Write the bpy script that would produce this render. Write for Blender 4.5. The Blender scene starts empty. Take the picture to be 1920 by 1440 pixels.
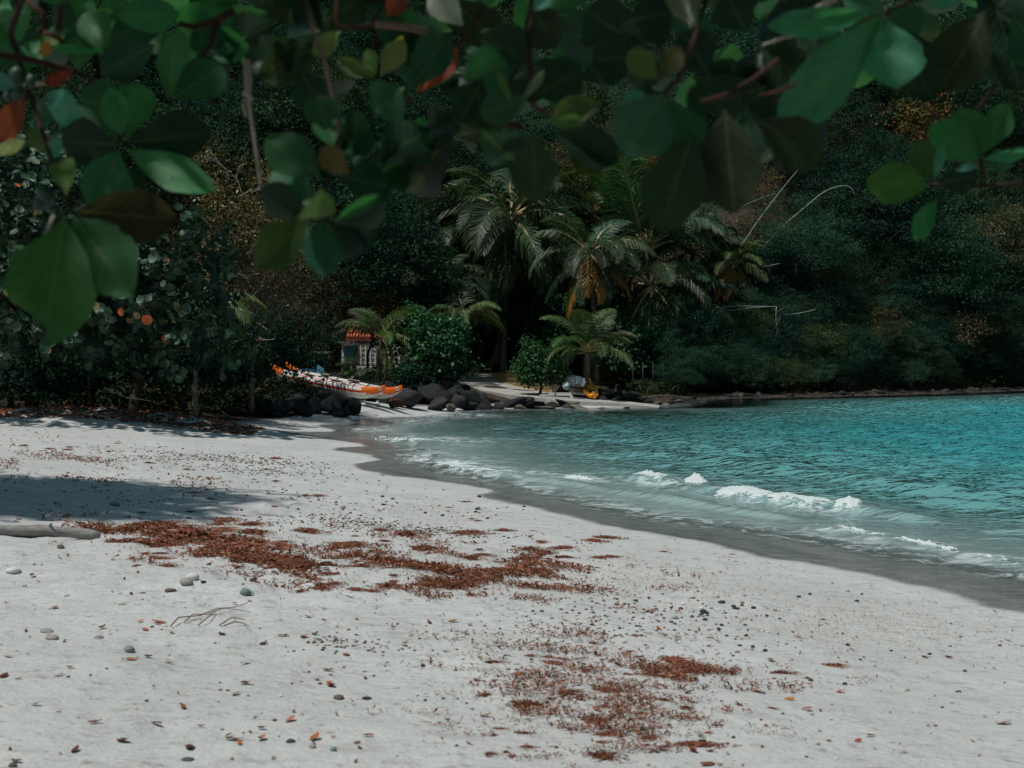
import bpy, math, random
import numpy as np
from mathutils import Vector, Matrix

sc = bpy.context.scene
rng = np.random.default_rng(7)
random.seed(7)

# ------------------------------------------------------------------ camera
CAM_Z = 2.1
FPX = 2667.0                      # focal length in pixels of the 1920 px wide photograph
PITCH = math.atan(80 / FPX)       # horizon lies 80 px above the middle
cam_d = bpy.data.cameras.new('camera')
cam = bpy.data.objects.new('camera', cam_d)
sc.collection.objects.link(cam)
cam.location = (0, 0, CAM_Z)
cam.rotation_euler = (math.pi / 2 - PITCH, 0, 0)
cam_d.sensor_width = 36.0
cam_d.lens = 36.0 * FPX / 1920
cam_d.clip_start = 0.05
cam_d.clip_end = 1500
cam_d.dof.use_dof = True
cam_d.dof.focus_distance = 20.0
cam_d.dof.aperture_fstop = 5.0
sc.camera = cam

# ------------------------------------------------------------------ sky, sun, exposure
TO_SUN = Vector((-0.36, -0.22, 0.91)).normalized()
SUN_EL = math.asin(TO_SUN.z)
SUN_AZ = math.atan2(TO_SUN.x, TO_SUN.y)
world = bpy.data.worlds.new('World')
sc.world = world
world.use_nodes = True
_n, _l = world.node_tree.nodes, world.node_tree.links
sky = _n.new('ShaderNodeTexSky')
sky.sky_type = 'NISHITA'
sky.sun_disc = False
sky.sun_elevation = SUN_EL
sky.sun_rotation = SUN_AZ
sky.air_density = 1.0
sky.dust_density = 1.5
_tint = _n.new('ShaderNodeMix'); _tint.data_type = 'RGBA'; _tint.blend_type = 'MULTIPLY'   # the photograph's cool white balance
_tint.inputs[0].default_value = 1.0
_tint.inputs[7].default_value = (0.72, 1.02, 0.90, 1.0)
_l.new(sky.outputs[0], _tint.inputs[6])
_l.new(_tint.outputs[2], _n['Background'].inputs[0])
_n['Background'].inputs[1].default_value = 0.055
sun_d = bpy.data.lights.new('sun', 'SUN')
sun_d.energy = 3.3
sun_d.angle = math.radians(1.2)
sun_d.color = (1.0, 0.985, 0.945)
sun = bpy.data.objects.new('sun', sun_d)
sc.collection.objects.link(sun)
sun.rotation_euler = (-TO_SUN).to_track_quat('-Z', 'Y').to_euler()
vs = sc.view_settings
vs.view_transform = 'Standard'
vs.look = 'None'
vs.exposure = 0.0
vs.gamma = 1.0
vs.use_curve_mapping = False
sc.cycles.use_denoising = True
sc.cycles.max_bounces = 7
sc.cycles.diffuse_bounces = 3
sc.cycles.glossy_bounces = 3
sc.cycles.transmission_bounces = 4
sc.cycles.transparent_max_bounces = 8
sc.cycles.sample_clamp_indirect = 6.0
sc.cycles.sample_clamp_direct = 3.0
sc.cycles.caustics_reflective = False
sc.cycles.caustics_refractive = False

# ------------------------------------------------------------------ helpers
_UP = Vector((0, math.sin(PITCH), math.cos(PITCH)))
_FW = Vector((0, math.cos(PITCH), -math.sin(PITCH)))
def ray(px, py):
    return Vector((1, 0, 0)) * ((px - 960) / FPX) + _UP * ((720 - py) / FPX) + _FW
def at(px, py, Y):
    """the place that the photograph shows at a pixel, Y metres ahead"""
    r = ray(px, py)
    return Vector((0, 0, CAM_Z)) + r * (Y / r.y)

def _hash(ix, iy, s):
    h = (ix.astype(np.int64) * 374761393 + iy.astype(np.int64) * 668265263 + s * 1442695041) & 0xFFFFFFFF
    h = ((h ^ (h >> 13)) * 1274126177) & 0xFFFFFFFF
    return ((h ^ (h >> 16)) & 0xFFFF) / 65535.0
def noise2(x, y, s=0):
    x = np.asarray(x, float); y = np.asarray(y, float)
    ix = np.floor(x); iy = np.floor(y)
    fx = x - ix; fy = y - iy
    fx = fx * fx * (3 - 2 * fx); fy = fy * fy * (3 - 2 * fy)
    a = _hash(ix, iy, s); b = _hash(ix + 1, iy, s); c = _hash(ix, iy + 1, s); d = _hash(ix + 1, iy + 1, s)
    return (a + (b - a) * fx) * (1 - fy) + (c + (d - c) * fx) * fy
def fbm(x, y, s=0, o=4):
    t = 0; a = 0.5
    for k in range(o):
        t = t + a * noise2(x * 2 ** k + 17.3 * k, y * 2 ** k - 9.1 * k, s + k); a *= 0.5
    return t / (1 - 0.5 ** o)
def sstep(a, b, x):
    t = np.clip((np.asarray(x, float) - a) / (b - a), 0, 1)
    return t * t * (3 - 2 * t)

def new_obj(name, me, parent=None, loc=None, color=None):
    o = bpy.data.objects.new(name, me)
    sc.collection.objects.link(o)
    if parent is not None: o.parent = parent
    if loc is not None: o.location = loc
    if color is not None: o.color = (color[0], color[1], color[2], 1.0)
    return o
def tag(o, label=None, cat=None, group=None, kind=None):
    if label: o['label'] = label
    if cat: o['category'] = cat
    if group: o['group'] = group
    if kind: o['kind'] = kind
    return o
def thing(name, label, cat, loc=(0, 0, 0), group=None):
    o = new_obj(name, None, None, loc)
    o.empty_display_size = 0.2
    return tag(o, label, cat, group)
def np_mesh(name, V, F, mats, mi=None, smooth=False, attrs=None, uv=None):
    """V (n,3); F (m,k) with k = 3 or 4"""
    V = np.asarray(V, np.float32); F = np.asarray(F, np.int32)
    me = bpy.data.meshes.new(name)
    k = F.shape[1]
    me.vertices.add(len(V)); me.loops.add(F.size); me.polygons.add(len(F))
    me.vertices.foreach_set('co', V.ravel())
    me.loops.foreach_set('vertex_index', F.ravel())
    me.polygons.foreach_set('loop_start', np.arange(0, F.size, k, dtype=np.int32))
    if mi is not None: me.polygons.foreach_set('material_index', np.asarray(mi, np.int32))
    if smooth: me.polygons.foreach_set('use_smooth', np.ones(len(F), bool))
    for m in (mats if isinstance(mats, (list, tuple)) else [mats]): me.materials.append(m)
    for an, av in (attrs or {}).items():
        a = me.attributes.new(an, 'FLOAT', 'POINT'); a.data.foreach_set('value', np.asarray(av, np.float32).ravel())
    if uv is not None:
        u = me.uv_layers.new(name='UVMap'); u.data.foreach_set('uv', np.asarray(uv, np.float32)[F.ravel()].ravel())
    me.update(calc_edges=True)
    return me
class MB:
    """collects polygons for one mesh"""
    def __init__(s): s.v = []; s.f = []; s.m = []
    def add(s, V, F, mi=0):
        n = len(s.v); s.v.extend([tuple(map(float, p)) for p in V])
        s.f.extend([tuple(int(i) + n for i in f) for f in F]); s.m.extend([mi] * len(F)); return s
    def tube(s, pts, rad, n=6, mi=0, wob=0.0, caps=True):
        pts = [Vector(p) for p in pts]; V = []; F = []
        if not hasattr(rad, '__len__'): rad = [rad] * len(pts)
        ref = Vector((0.31, 0.17, 0.93)).normalized()
        for i, p in enumerate(pts):
            d = (pts[min(i + 1, len(pts) - 1)] - pts[max(i - 1, 0)]).normalized()
            u = d.cross(ref)
            if u.length < 0.05: u = d.cross(Vector((1, 0, 0)))
            u.normalize(); w = d.cross(u)
            for j in range(n):
                a = 2 * math.pi * j / n; r = rad[i] * (1 + wob * random.uniform(-1, 1))
                V.append(p + (u * math.cos(a) + w * math.sin(a)) * r)
        for i in range(len(pts) - 1):
            for j in range(n):
                F.append((i * n + j, i * n + (j + 1) % n, (i + 1) * n + (j + 1) % n, (i + 1) * n + j))
        if caps:
            F.append(tuple(range(n - 1, -1, -1))); F.append(tuple((len(pts) - 1) * n + j for j in range(n)))
        return s.add(V, F, mi)
    def box(s, c, h, R=None, mi=0):
        c = Vector(c); V = []
        for x in (-1, 1):
            for y in (-1, 1):
                for z in (-1, 1):
                    p = Vector((x * h[0], y * h[1], z * h[2])); V.append(c + (R @ p if R else p))
        return s.add(V, [(0, 1, 3, 2), (4, 6, 7, 5), (0, 4, 5, 1), (2, 3, 7, 6), (0, 2, 6, 4), (1, 5, 7, 3)], mi)
    def mesh(s, name, mats, smooth=True):
        me = bpy.data.meshes.new(name); me.from_pydata(s.v, [], s.f)
        for m in (mats if isinstance(mats, (list, tuple)) else [mats]): me.materials.append(m)
        me.polygons.foreach_set('material_index', s.m)
        if smooth: me.polygons.foreach_set('use_smooth', [True] * len(s.f))
        me.update(); return me
    def build(s, name, mats, parent=None, smooth=True, loc=None, color=None):
        return new_obj(name, s.mesh(name, mats, smooth), parent, loc, color)

# ------------------------------------------------------------------ node materials
class NT:
    def __init__(s, name):
        s.m = bpy.data.materials.new(name); s.m.use_nodes = True
        s.t = s.m.node_tree; s.t.nodes.clear()
        s.out = s.n('ShaderNodeOutputMaterial')
    def n(s, typ, **kw):
        d = s.t.nodes.new(typ)
        for k, v in kw.items(): setattr(d, k, v)
        return d
    def link(s, a, b): s.t.links.new(a, b)
    def put(s, sock, v):
        if isinstance(v, bpy.types.NodeSocket): s.link(v, sock)
        elif isinstance(v, (tuple, list)) and len(v) == 3 and sock.type == 'RGBA': sock.default_value = (*v, 1)
        else: sock.default_value = v
    def math(s, op, a, b=0.5, c=None, clamp=False):
        d = s.n('ShaderNodeMath', operation=op, use_clamp=clamp); s.put(d.inputs[0], a); s.put(d.inputs[1], b)
        if c is not None: s.put(d.inputs[2], c)
        return d.outputs[0]
    def mix(s, f, a, b, mode='MIX'):
        d = s.n('ShaderNodeMix', data_type='RGBA', blend_type=mode); s.put(d.inputs[0], f); s.put(d.inputs[6], a); s.put(d.inputs[7], b)
        return d.outputs[2]
    def mapr(s, v, a, b, c=0.0, d=1.0):
        k = s.n('ShaderNodeMapRange'); s.put(k.inputs[0], v)
        for i, x in enumerate((a, b, c, d)): k.inputs[i + 1].default_value = x
        return k.outputs[0]
    def ramp(s, v, stops):
        d = s.n('ShaderNodeValToRGB'); s.put(d.inputs[0], v); e = d.color_ramp.elements
        while len(e) < len(stops): e.new(0.5)
        for q, (p, c) in zip(e, stops): q.position = p; q.color = (*c, 1)
        return d.outputs[0]
    def pos(s, scale=(1, 1, 1), kind='pos'):
        if kind == 'pos': o = s.n('ShaderNodeNewGeometry').outputs['Position']
        else: o = s.n('ShaderNodeTexCoord').outputs['Object']
        if scale == (1, 1, 1): return o
        m = s.n('ShaderNodeMapping'); s.link(o, m.inputs[0]); m.inputs['Scale'].default_value = scale
        return m.outputs[0]
    def noise(s, vec, scale, detail=4, rough=0.55, dist=0.0):
        d = s.n('ShaderNodeTexNoise'); s.link(vec, d.inputs['Vector']); d.inputs['Scale'].default_value = scale
        d.inputs['Detail'].default_value = detail; d.inputs['Roughness'].default_value = rough; d.inputs['Distortion'].default_value = dist
        return d.outputs[0]
    def attr(s, name, out='Fac'):
        return s.n('ShaderNodeAttribute', attribute_name=name).outputs[out]
    def bump(s, h, strength=0.5, dist=0.02, normal=None):
        d = s.n('ShaderNodeBump'); s.put(d.inputs['Height'], h); s.put(d.inputs['Strength'], strength); d.inputs['Distance'].default_value = dist
        if normal is not None: s.link(normal, d.inputs['Normal'])
        return d.outputs[0]
    def principled(s, col, rough=0.7, spec=0.3, normal=None, **kw):
        d = s.n('ShaderNodeBsdfPrincipled'); s.put(d.inputs['Base Color'], col); s.put(d.inputs['Roughness'], rough)
        s.put(d.inputs['Specular IOR Level'], spec)
        for k, v in kw.items(): s.put(d.inputs[k], v)
        if normal is not None: s.link(normal, d.inputs['Normal'])
        return d.outputs[0]
    def mixs(s, f, a, b):
        d = s.n('ShaderNodeMixShader'); s.put(d.inputs[0], f); s.link(a, d.inputs[1]); s.link(b, d.inputs[2]); return d.outputs[0]
    def done(s, sh): s.link(sh, s.out.inputs[0]); return s.m

def mat_plain(name, col, rough=0.7, var=0.25, scale=6.0, bump=0.3, spec=0.25, bd=0.01):
    t = NT(name); p = t.pos(kind='obj')
    n1 = t.noise(p, scale, 5, 0.6); n2 = t.noise(p, scale * 7, 3, 0.6)
    f = t.mapr(n1, 0.3, 0.7, 1 - var, 1 + var)
    c = t.mix(1.0, col, t.mix(t.mapr(n2, 0.3, 0.75), (0.82, 0.8, 0.78), (1.05, 1.05, 1.05)), 'MULTIPLY')
    d = t.n('ShaderNodeVectorMath', operation='SCALE'); t.link(c, d.inputs[0]); t.link(f, d.inputs['Scale'])
    return t.done(t.principled(d.outputs[0], rough, spec, t.bump(t.math('ADD', n1, n2), bump, bd)))
def mat_tint(name, rough=0.6, var=0.25, scale=8.0, bump=0.3, spec=0.25, bd=0.01):
    """colour comes from the object's own colour"""
    t = NT(name); p = t.pos(kind='obj')
    col = t.n('ShaderNodeObjectInfo').outputs['Color']
    n1 = t.noise(p, scale, 5, 0.6); n2 = t.noise(p, scale * 6, 3, 0.6)
    d = t.n('ShaderNodeVectorMath', operation='SCALE'); t.link(col, d.inputs[0])
    t.link(t.mapr(t.math('ADD', t.math('MULTIPLY', n1, 0.6), t.math('MULTIPLY', n2, 0.4)), 0.3, 0.7, 1 - var, 1 + var), d.inputs['Scale'])
    return t.done(t.principled(d.outputs[0], rough, spec, t.bump(t.math('ADD', n1, n2), bump, bd)))
def mat_foliage(name, stops, rough=0.5, spec=0.35, trans=0.25, tint=True):
    """leaf colour from a per-leaf random value, times the object's own colour"""
    t = NT(name); c = t.ramp(t.attr('tint'), stops)
    if tint: c = t.mix(1.0, c, t.n('ShaderNodeObjectInfo').outputs['Color'], 'MULTIPLY')
    b = t.principled(c, rough, spec)
    tr = t.n('ShaderNodeBsdfTranslucent'); t.link(t.mix(1.0, c, (1.3, 1.5, 0.6), 'MULTIPLY'), tr.inputs[0])
    return t.done(t.mixs(trans, b, tr.outputs[0]))

# ------------------------------------------------------------------ shoreline and lie of the land
def zp(px, py, z=0.0):
    r = ray(px, py); k = (z - CAM_Z) / r.z
    return (r.x * k, r.y * k)
WATER_PX = [(1920, 1106), (1800, 1076), (1650, 1049), (1500, 1022), (1350, 998), (1200, 978), (1080, 954), (1000, 931), (900, 909), (820, 890),
            (745, 866), (752, 848), (715, 832), (690, 818), (655, 809), (690, 797), (720, 789), (785, 781), (845, 774)]
WET_PX = [(1920, 1147), (1840, 1135), (1760, 1106), (1650, 1078), (1530, 1056), (1420, 1044), (1370, 1025), (1280, 1003), (1130, 985), (1085, 966),
          (1000, 948), (885, 924), (940, 916), (840, 898), (760, 892), (700, 886), (650, 871), (725, 852), (590, 842), (712, 831), (560, 825), (440, 818), (540, 811), (640, 805),
          (575, 796), (668, 793), (655, 786), (720, 781), (800, 776), (850, 771)]
FAR = [(-1.6, 43.6), (0.0, 44.2), (1.8, 44.6), (3.6, 45.0), (4.9, 45.9), (5.6, 48.6), (6.9, 52.4), (10.0, 54.0), (13.5, 55.6), (18.0, 58.5), (23.0, 62.5), (34, 68), (60, 74), (110, 80)]
near_w = [(30, -40), (11.5, -8), (8.6, 2), (6.9, 7.6)]
near_d = [(28, -40), (10.0, -8), (7.0, 2), (5.3, 6.6)]
WATER_LINE = np.array(near_w + [zp(*p) for p in WATER_PX] + FAR)
WET_LINE = np.array(near_d + [zp(p[0], p[1], 0.06) for p in WET_PX] + [(x, y + 0.15) for x, y in FAR])
def chaikin(L, n=2):
    for _ in range(n):
        a = L[:-1] * .75 + L[1:] * .25; b = L[:-1] * .25 + L[1:] * .75
        L = np.vstack([L[:1], np.stack([a, b], 1).reshape(-1, 2), L[-1:]])
    return L
WET_LINE = chaikin(WET_LINE, 1); WATER_LINE = chaikin(WATER_LINE, 1)
def sdist(x, y, line):
    """signed distance to a line that runs from near to far with the land on its left: positive on land"""
    x = np.asarray(x, float); y = np.asarray(y, float)
    best = np.full(x.shape, 1e18)
    for (ax, ay), (bx, by) in zip(line[:-1], line[1:]):
        dx, dy = bx - ax, by - ay; L = dx * dx + dy * dy
        t = np.clip(((x - ax) * dx + (y - ay) * dy) / L, 0, 1)
        best = np.minimum(best, (x - ax - t * dx) ** 2 + (y - ay - t * dy) ** 2)
    # closed outline of the sea for the sign
    poly = np.vstack([line, [(400, 80), (400, -40)]])
    inside = np.zeros(x.shape, bool); j = len(poly) - 1
    for i in range(len(poly)):
        xi, yi = poly[i]; xj, yj = poly[j]
        if yi != yj:
            inside ^= ((yi > y) != (yj > y)) & (x < (xj - xi) * (y - yi) / (yj - yi) + xi)
        j = i
    return np.sqrt(best) * np.where(inside, -1, 1)
HILL_X = np.array([-90, -40, -22, -12, -5, 0, 5, 8, 13, 18, 23, 34, 60, 110])
HILL_Y = np.array([38, 42, 48, 56, 64, 68, 64, 57.5, 57.4, 60.2, 64.5, 70, 77, 84])
def H(x, y):
    x = np.asarray(x, float); y = np.asarray(y, float)
    s = sdist(x, y, WATER_LINE)
    land = np.interp(s, [0, 1.4, 3, 6, 10, 18, 40], [0.0, 0.065, 0.19, 0.42, 0.62, 0.85, 1.05])
    z = np.where(s > 0, land, np.maximum(s * 0.065, -2.5))
    hy = y - np.interp(x, HILL_X, HILL_Y)
    z = z + np.where(hy > 0, 0.62 * hy + 0.9 * (1 - np.exp(-hy / 1.5)), 0.0) + sstep(0, 8, hy) * (fbm(x * 0.12, y * 0.12, 3) - 0.5) * 3
    dry = sstep(1.3, 3.5, s)
    z = z + dry * ((fbm(x * 0.35, y * 0.35, 11) - 0.5) * 0.10 + (fbm(x * 1.3, y * 1.3, 12, 3) - 0.5) * 0.035)
    # sand bank at the foot of the trees
    bk = np.exp(-((x + 8.2) / 3.2) ** 2 - ((y - 29.5) / 1.6) ** 2)
    z = z + bk * (0.32 + 0.25 * (fbm(x * 1.7, y * 1.7, 13) - 0.5))
    # the sand lies higher below the canoe
    z = z + sstep(-0.1, 1.2, s) * 0.27 * np.exp(-((x + 5.6) / 2.7) ** 2 - ((y - 41.0) / 2.6) ** 2)
    # trodden sand, mostly on the near left
    tr_ = sstep(0.45, 0.62, fbm(x * 0.5, y * 0.5, 21)) * sstep(2.0, -1.5, x - 0.25 * (y - 8)) * sstep(30, 22, y)
    z = z + dry * sstep(40, 25, y) * ((fbm(x * 5.0, y * 4.0, 22, 3) - 0.5) * (0.018 + 0.05 * tr_) - 0.018 * tr_ * sstep(0.62, 0.72, noise2(x * 3.1, y * 2.3, 23)))
    return z
_gx = np.arange(-17, 17.01, 0.09); _gy = np.arange(4.5, 48, 0.09)
_GX, _GY = np.meshgrid(_gx, _gy); _GH = H(_GX, _GY); _GW = sdist(_GX, _GY, WET_LINE)
def _look(tab, x, y):
    i = (y - 4.5) / 0.09; j = (x + 17) / 0.09; i0 = int(i); j0 = int(j)
    if i < 0 or j < 0 or i0 >= len(_gy) - 1 or j0 >= len(_gx) - 1: return None
    u_ = i - i0; v_ = j - j0
    return float((tab[i0, j0] * (1 - v_) + tab[i0, j0 + 1] * v_) * (1 - u_) + (tab[i0 + 1, j0] * (1 - v_) + tab[i0 + 1, j0 + 1] * v_) * u_)
def h1(x, y):
    v = _look(_GH, x, y)
    return v if v is not None else float(H(np.array([x]), np.array([y]))[0])
def wet1(x, y):
    """metres inland of the wet edge"""
    v = _look(_GW, x, y)
    return v if v is not None else float(sdist(np.array([x]), np.array([y]), WET_LINE)[0])
def gp(px, py):
    """where the pixel's ray meets the land"""
    z = 0.4
    for _ in range(12):
        x, y = zp(px, py, z); z = 0.5 * z + 0.5 * h1(x, y)
    return Vector((x, y, h1(x, y)))

# ------------------------------------------------------------------ ground: one sheet of sand, soil and sea bed
ys = np.concatenate([np.linspace(-30, 4.2, 30)[:-1], 4.2 * np.exp(np.linspace(0, math.log(170 / 4.2), 560))])
u = np.linspace(-1, 1, 440)
us = np.sign(u) * (0.42 * np.abs(u) + 1.6 * np.abs(u) ** 5)
X = us[None, :] * (np.maximum(ys[:, None], 4) * 1.0 + 2.0); Y = np.repeat(ys[:, None], len(u), 1)
S = sdist(X, Y, WATER_LINE); SW = sdist(X, Y, WET_LINE)
Z = H(X, Y)
dry = sstep(0.0, 0.5, SW)
soil = np.maximum(sstep(0.0, 2.0, Y - np.interp(X, HILL_X, HILL_Y) + 3.2 + 2 * (fbm(X * 0.5, Y * 0.5, 31) - 0.5)),
                  sstep(-0.5, 1.2, Y - np.interp(X, [-40, -14, -10, -8, -6.4, -5.2, -4.2, -1.8, 0, 5, 8], [29, 30, 31, 31.5, 34, 38, 42.5, 44.3, 45.5, 46.5, 50]) + 1.6 * (fbm(X * 0.9, Y * 0.9, 32) - 0.5)))
t = NT('sand')
p = t.pos(); wet = t.attr('wet'); soil_a = t.attr('soil')
n_big = t.noise(p, 0.7, 4, 0.55); n_mid = t.noise(p, 5.0, 6, 0.62); n_fine = t.noise(p, 90.0, 4, 0.7)
pst = t.pos((4.0, 9.0, 5.0)); n_str = t.noise(pst, 1.0, 7, 0.68)
n_spk = t.noise(t.pos((26.0, 34.0, 30.0)), 1.0, 3, 0.6); n_sp2 = t.noise(t.pos((9.0, 13.0, 10.0)), 1.0, 4, 0.65)
sand = t.mix(t.mapr(n_big, 0.35, 0.65), (0.458, 0.455, 0.443), (0.528, 0.526, 0.514))
sand = t.mix(t.mapr(n_mid, 0.42, 0.72, 0.0, 0.35), sand, (0.37, 0.365, 0.35))
sand = t.mix(t.mapr(n_str, 0.53, 0.66, 0.0, 0.50), sand, (0.28, 0.265, 0.25))
sand = t.mix(t.mapr(n_sp2, 0.585, 0.67, 0.0, 0.6), sand, (0.22, 0.20, 0.185))
sand = t.mix(t.mapr(n_spk, 0.62, 0.70, 0.0, 0.65), sand, (0.17, 0.14, 0.12))
sand = t.mix(t.mapr(n_fine, 0.5, 0.8, 0.0, 0.40), sand, (0.26, 0.245, 0.23))
wetc = t.mix(t.mapr(n_str, 0.35, 0.65), (0.10, 0.115, 0.112), (0.19, 0.205, 0.20))
col = t.mix(wet, sand, wetc)
dirt = t.mix(t.mapr(n_mid, 0.35, 0.65), (0.022, 0.018, 0.013), (0.07, 0.052, 0.036))
dirt = t.mix(t.mapr(n_fine, 0.5, 0.7, 0, 0.6), dirt, (0.10, 0.065, 0.04))
col = t.mix(soil_a, col, dirt)
hgt = t.math('ADD', t.math('MULTIPLY', n_mid, 0.5), t.math('ADD', t.math('MULTIPLY', n_spk, 0.22), t.math('ADD', t.math('MULTIPLY', n_sp2, 0.35), t.math('MULTIPLY', n_str, 0.35))))
b = t.bump(hgt, t.mapr(wet, 0, 1, 0.75, 0.015), 0.06)
rough = t.math('SUBTRACT', 0.85, t.math('MULTIPLY', wet, t.mapr(n_str, 0.4, 0.6, 0.80, 0.68)))
spec = t.mapr(wet, 0.0, 1.0, 0.15, 0.55)
M_SAND = t.done(t.principled(col, rough, spec, b))
def grid_faces(nr, nc):
    i = np.arange(nr * nc).reshape(nr, nc)
    return np.stack([i[:-1, :-1], i[:-1, 1:], i[1:, 1:], i[1:, :-1]], -1).reshape(-1, 4)
wet_v = np.maximum(1 - sstep(-0.10, 0.06, SW + 0.24 * (fbm(X * 2.2, Y * 2.2, 33) - 0.5)), 0) * (0.72 + 0.34 * fbm(SW * 5.0, (X - Y) * 0.22, 34, 3))
me = np_mesh('ground', np.stack([X, Y, Z], -1).reshape(-1, 3), grid_faces(*X.shape), M_SAND, smooth=True,
             attrs={'wet': wet_v, 'soil': soil})
ground = tag(new_obj('ground', me), 'pale sand beach with dark wet edge rising into the wooded hill', kind='structure')

# ------------------------------------------------------------------ sea
yw = 7.0 * np.exp(np.linspace(0, math.log(86 / 7.0), 780))
uw = np.linspace(0, 1, 680)
uu = np.concatenate([-0.42 + 0.95 * uw[:-60], np.linspace(-0.42 + 0.95 * uw[-60], 3.0, 61)[1:]])
XW = uu[None, :] * (yw[:, None] + 4.0); YW = np.repeat(yw[:, None], len(uu), 1)
SWA = sdist(XW, YW, WATER_LINE)
dep = np.maximum(-SWA, 0)                    # metres out from the water's edge
ZW = np.zeros_like(XW)
wr = np.random.default_rng(5)
amp = sstep(0.6, 7.0, dep)
warpx = XW + 1.2 * fbm(XW * 0.25, YW * 0.25, 41); warpy = YW + 1.2 * fbm(XW * 0.25, YW * 0.25, 42)
gust = 0.55 + 0.9 * fbm(XW * 0.12, YW * 0.18, 43, 3)
for k in range(34):
    lam = 0.32 * (6.5 ** (k / 33.0)); th = math.radians(-92 + wr.normal(0, 24)); kk = 2 * math.pi / lam
    sl = 0.105 if lam < 0.9 else 0.022
    a = sl / kk
    res = np.clip((lam / (YW * 0.0033) - 2.2) / 2.0, 0, 1)
    ZW += a * gust * amp * res * np.sin(kk * (warpx * math.cos(th) + warpy * math.sin(th)) + wr.uniform(0, 6.28))
# the surf: low ridges running along the shore
RIDGES = [([(1120, 893), (1225, 905), (1330, 925), (1400, 936), (1500, 946), (1590, 957), (1700, 975), (1800, 985)], 0.085, 0.6),
          ([(760, 868), (850, 885), (960, 897), (1080, 912), (1220, 935), (1400, 965), (1560, 985)], 0.07, 0.5),
          ([(1480, 984), (1600, 1002), (1700, 1022), (1800, 1042), (1920, 1066), (2000, 1085)], 0.03, 0.4),
          ([(680, 822), (760, 828), (850, 836), (960, 842)], 0.05, 0.5),
          ([(1150, 850), (1350, 868), (1600, 905), (1920, 950)], 0.09, 1.1)]
RW = []
for pts, hh, wd in RIDGES:
    L = np.array([zp(*q) for q in pts]); RW.append(L)
    best = np.full(XW.shape, 1e9); sg = np.zeros(XW.shape); tt = np.zeros(XW.shape); acc = 0
    for i, ((ax, ay), (bx, by)) in enumerate(zip(L[:-1], L[1:])):
        dx, dy = bx - ax, by - ay; LL = dx * dx + dy * dy
        tq = ((XW - ax) * dx + (YW - ay) * dy) / LL; tc = np.clip(tq, 0, 1)
        d2 = np.hypot(XW - ax - tc * dx, YW - ay - tc * dy)
        side = ((XW - ax) * dy - (YW - ay) * dx)
        m = d2 < best
        best = np.where(m, d2, best); sg = np.where(m, np.sign(side), sg); tt = np.where(m, (i + tc) / (len(L) - 1), tt)
    sea_side = sdist(XW, YW, WATER_LINE)
    wob = 0.6 + 0.8 * noise2(tt * 14, tt * 0, 51)
    # steep towards the shore, long towards the sea
    inner = SWA > np.interp(tt, np.linspace(0, 1, len(L)), sdist(L[:, 0], L[:, 1], WATER_LINE))
    w = np.where(inner, wd * 0.35, wd)
    ZW += hh * wob * np.exp(-(best / w) ** 2) * sstep(0, 0.12, tt) * sstep(1, 0.88, tt)
ZW += 0.012 * sstep(-1.5, 0.5, SWA) * 0 - 0.02 * sstep(0.05, 0.5, SWA)
ground_under = H(XW, YW)
keep = (SWA < 0.55)
t = NT('sea_water')
p = t.pos()
depth = t.attr('depth')
body = t.ramp(t.math('DIVIDE', depth, 26.0, clamp=True), [(0.0, (0.27, 0.32, 0.31)), (0.05, (0.25, 0.345, 0.335)), (0.16, (0.12, 0.285, 0.28)), (0.40, (0.042, 0.255, 0.27)), (0.8, (0.017, 0.24, 0.275))])
pr = t.pos((0.8, 1.7, 1.0))
r1 = t.noise(pr, 3.6, 2, 0.5, 0.4); r2 = t.noise(pr, 7.5, 2, 0.5, 0.3)
rr = t.math('ADD', t.math('MULTIPLY', r1, 0.7), t.math('MULTIPLY', r2, 0.3))
bmp = t.bump(rr, t.mapr(depth, 0.8, 9.0, 0.06, 1.0), 0.26)
foam_p = t.pos((1.0, 1.0, 1.0)); fn = t.noise(foam_p, 3.2, 8, 0.72, 1.2)
fo = t.math('MULTIPLY', t.attr('foam'), t.mapr(fn, 0.47, 0.60), clamp=True)
body = t.mix(t.attr('weedy'), body, (0.03, 0.075, 0.07))  # body colour darkened for the hill's reflection as well as the rocky bottom
colw = t.mix(fo, body, (0.62, 0.66, 0.66))
dif = t.n('ShaderNodeBsdfDiffuse'); t.link(colw, dif.inputs[0])
glo = t.n('ShaderNodeBsdfGlossy'); glo.inputs['Roughness'].default_value = 0.03; t.link(bmp, glo.inputs['Normal'])
fr = t.n('ShaderNodeFresnel'); fr.inputs[0].default_value = 1.36; t.link(bmp, fr.inputs['Normal'])
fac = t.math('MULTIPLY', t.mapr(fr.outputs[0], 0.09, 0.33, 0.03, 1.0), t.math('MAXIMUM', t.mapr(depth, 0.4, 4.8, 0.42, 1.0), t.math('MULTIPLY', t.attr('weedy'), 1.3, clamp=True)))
w_sh = t.mixs(t.math('MULTIPLY', fac, t.math('SUBTRACT', 1.0, fo)), dif.outputs[0], glo.outputs[0])
gl = t.n('ShaderNodeBsdfTransparent')
al = t.math('ADD', t.mapr(depth, 0.0, 0.9, 0.0, 1.0), fo, clamp=True)
M_SEA = t.done(t.mixs(al, gl.outputs[0], w_sh))
FOAM_PX = [((780, 855), 70, 14), ((850, 866), 90, 10), ((900, 884), 120, 9), ((1000, 890), 110, 9), ((1080, 898), 80, 10), ((760, 824), 90, 7), ((830, 826), 100, 6), ((760, 789), 70, 5), ((860, 778), 80, 5),
           ((1240, 908), 60, 9), ((1420, 940), 90, 10), ((1530, 953), 80, 9), ((1600, 1000), 90, 3), ((1720, 1020), 100, 3), ((1860, 1048), 100, 4), ((680, 806), 60, 5)]
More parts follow.
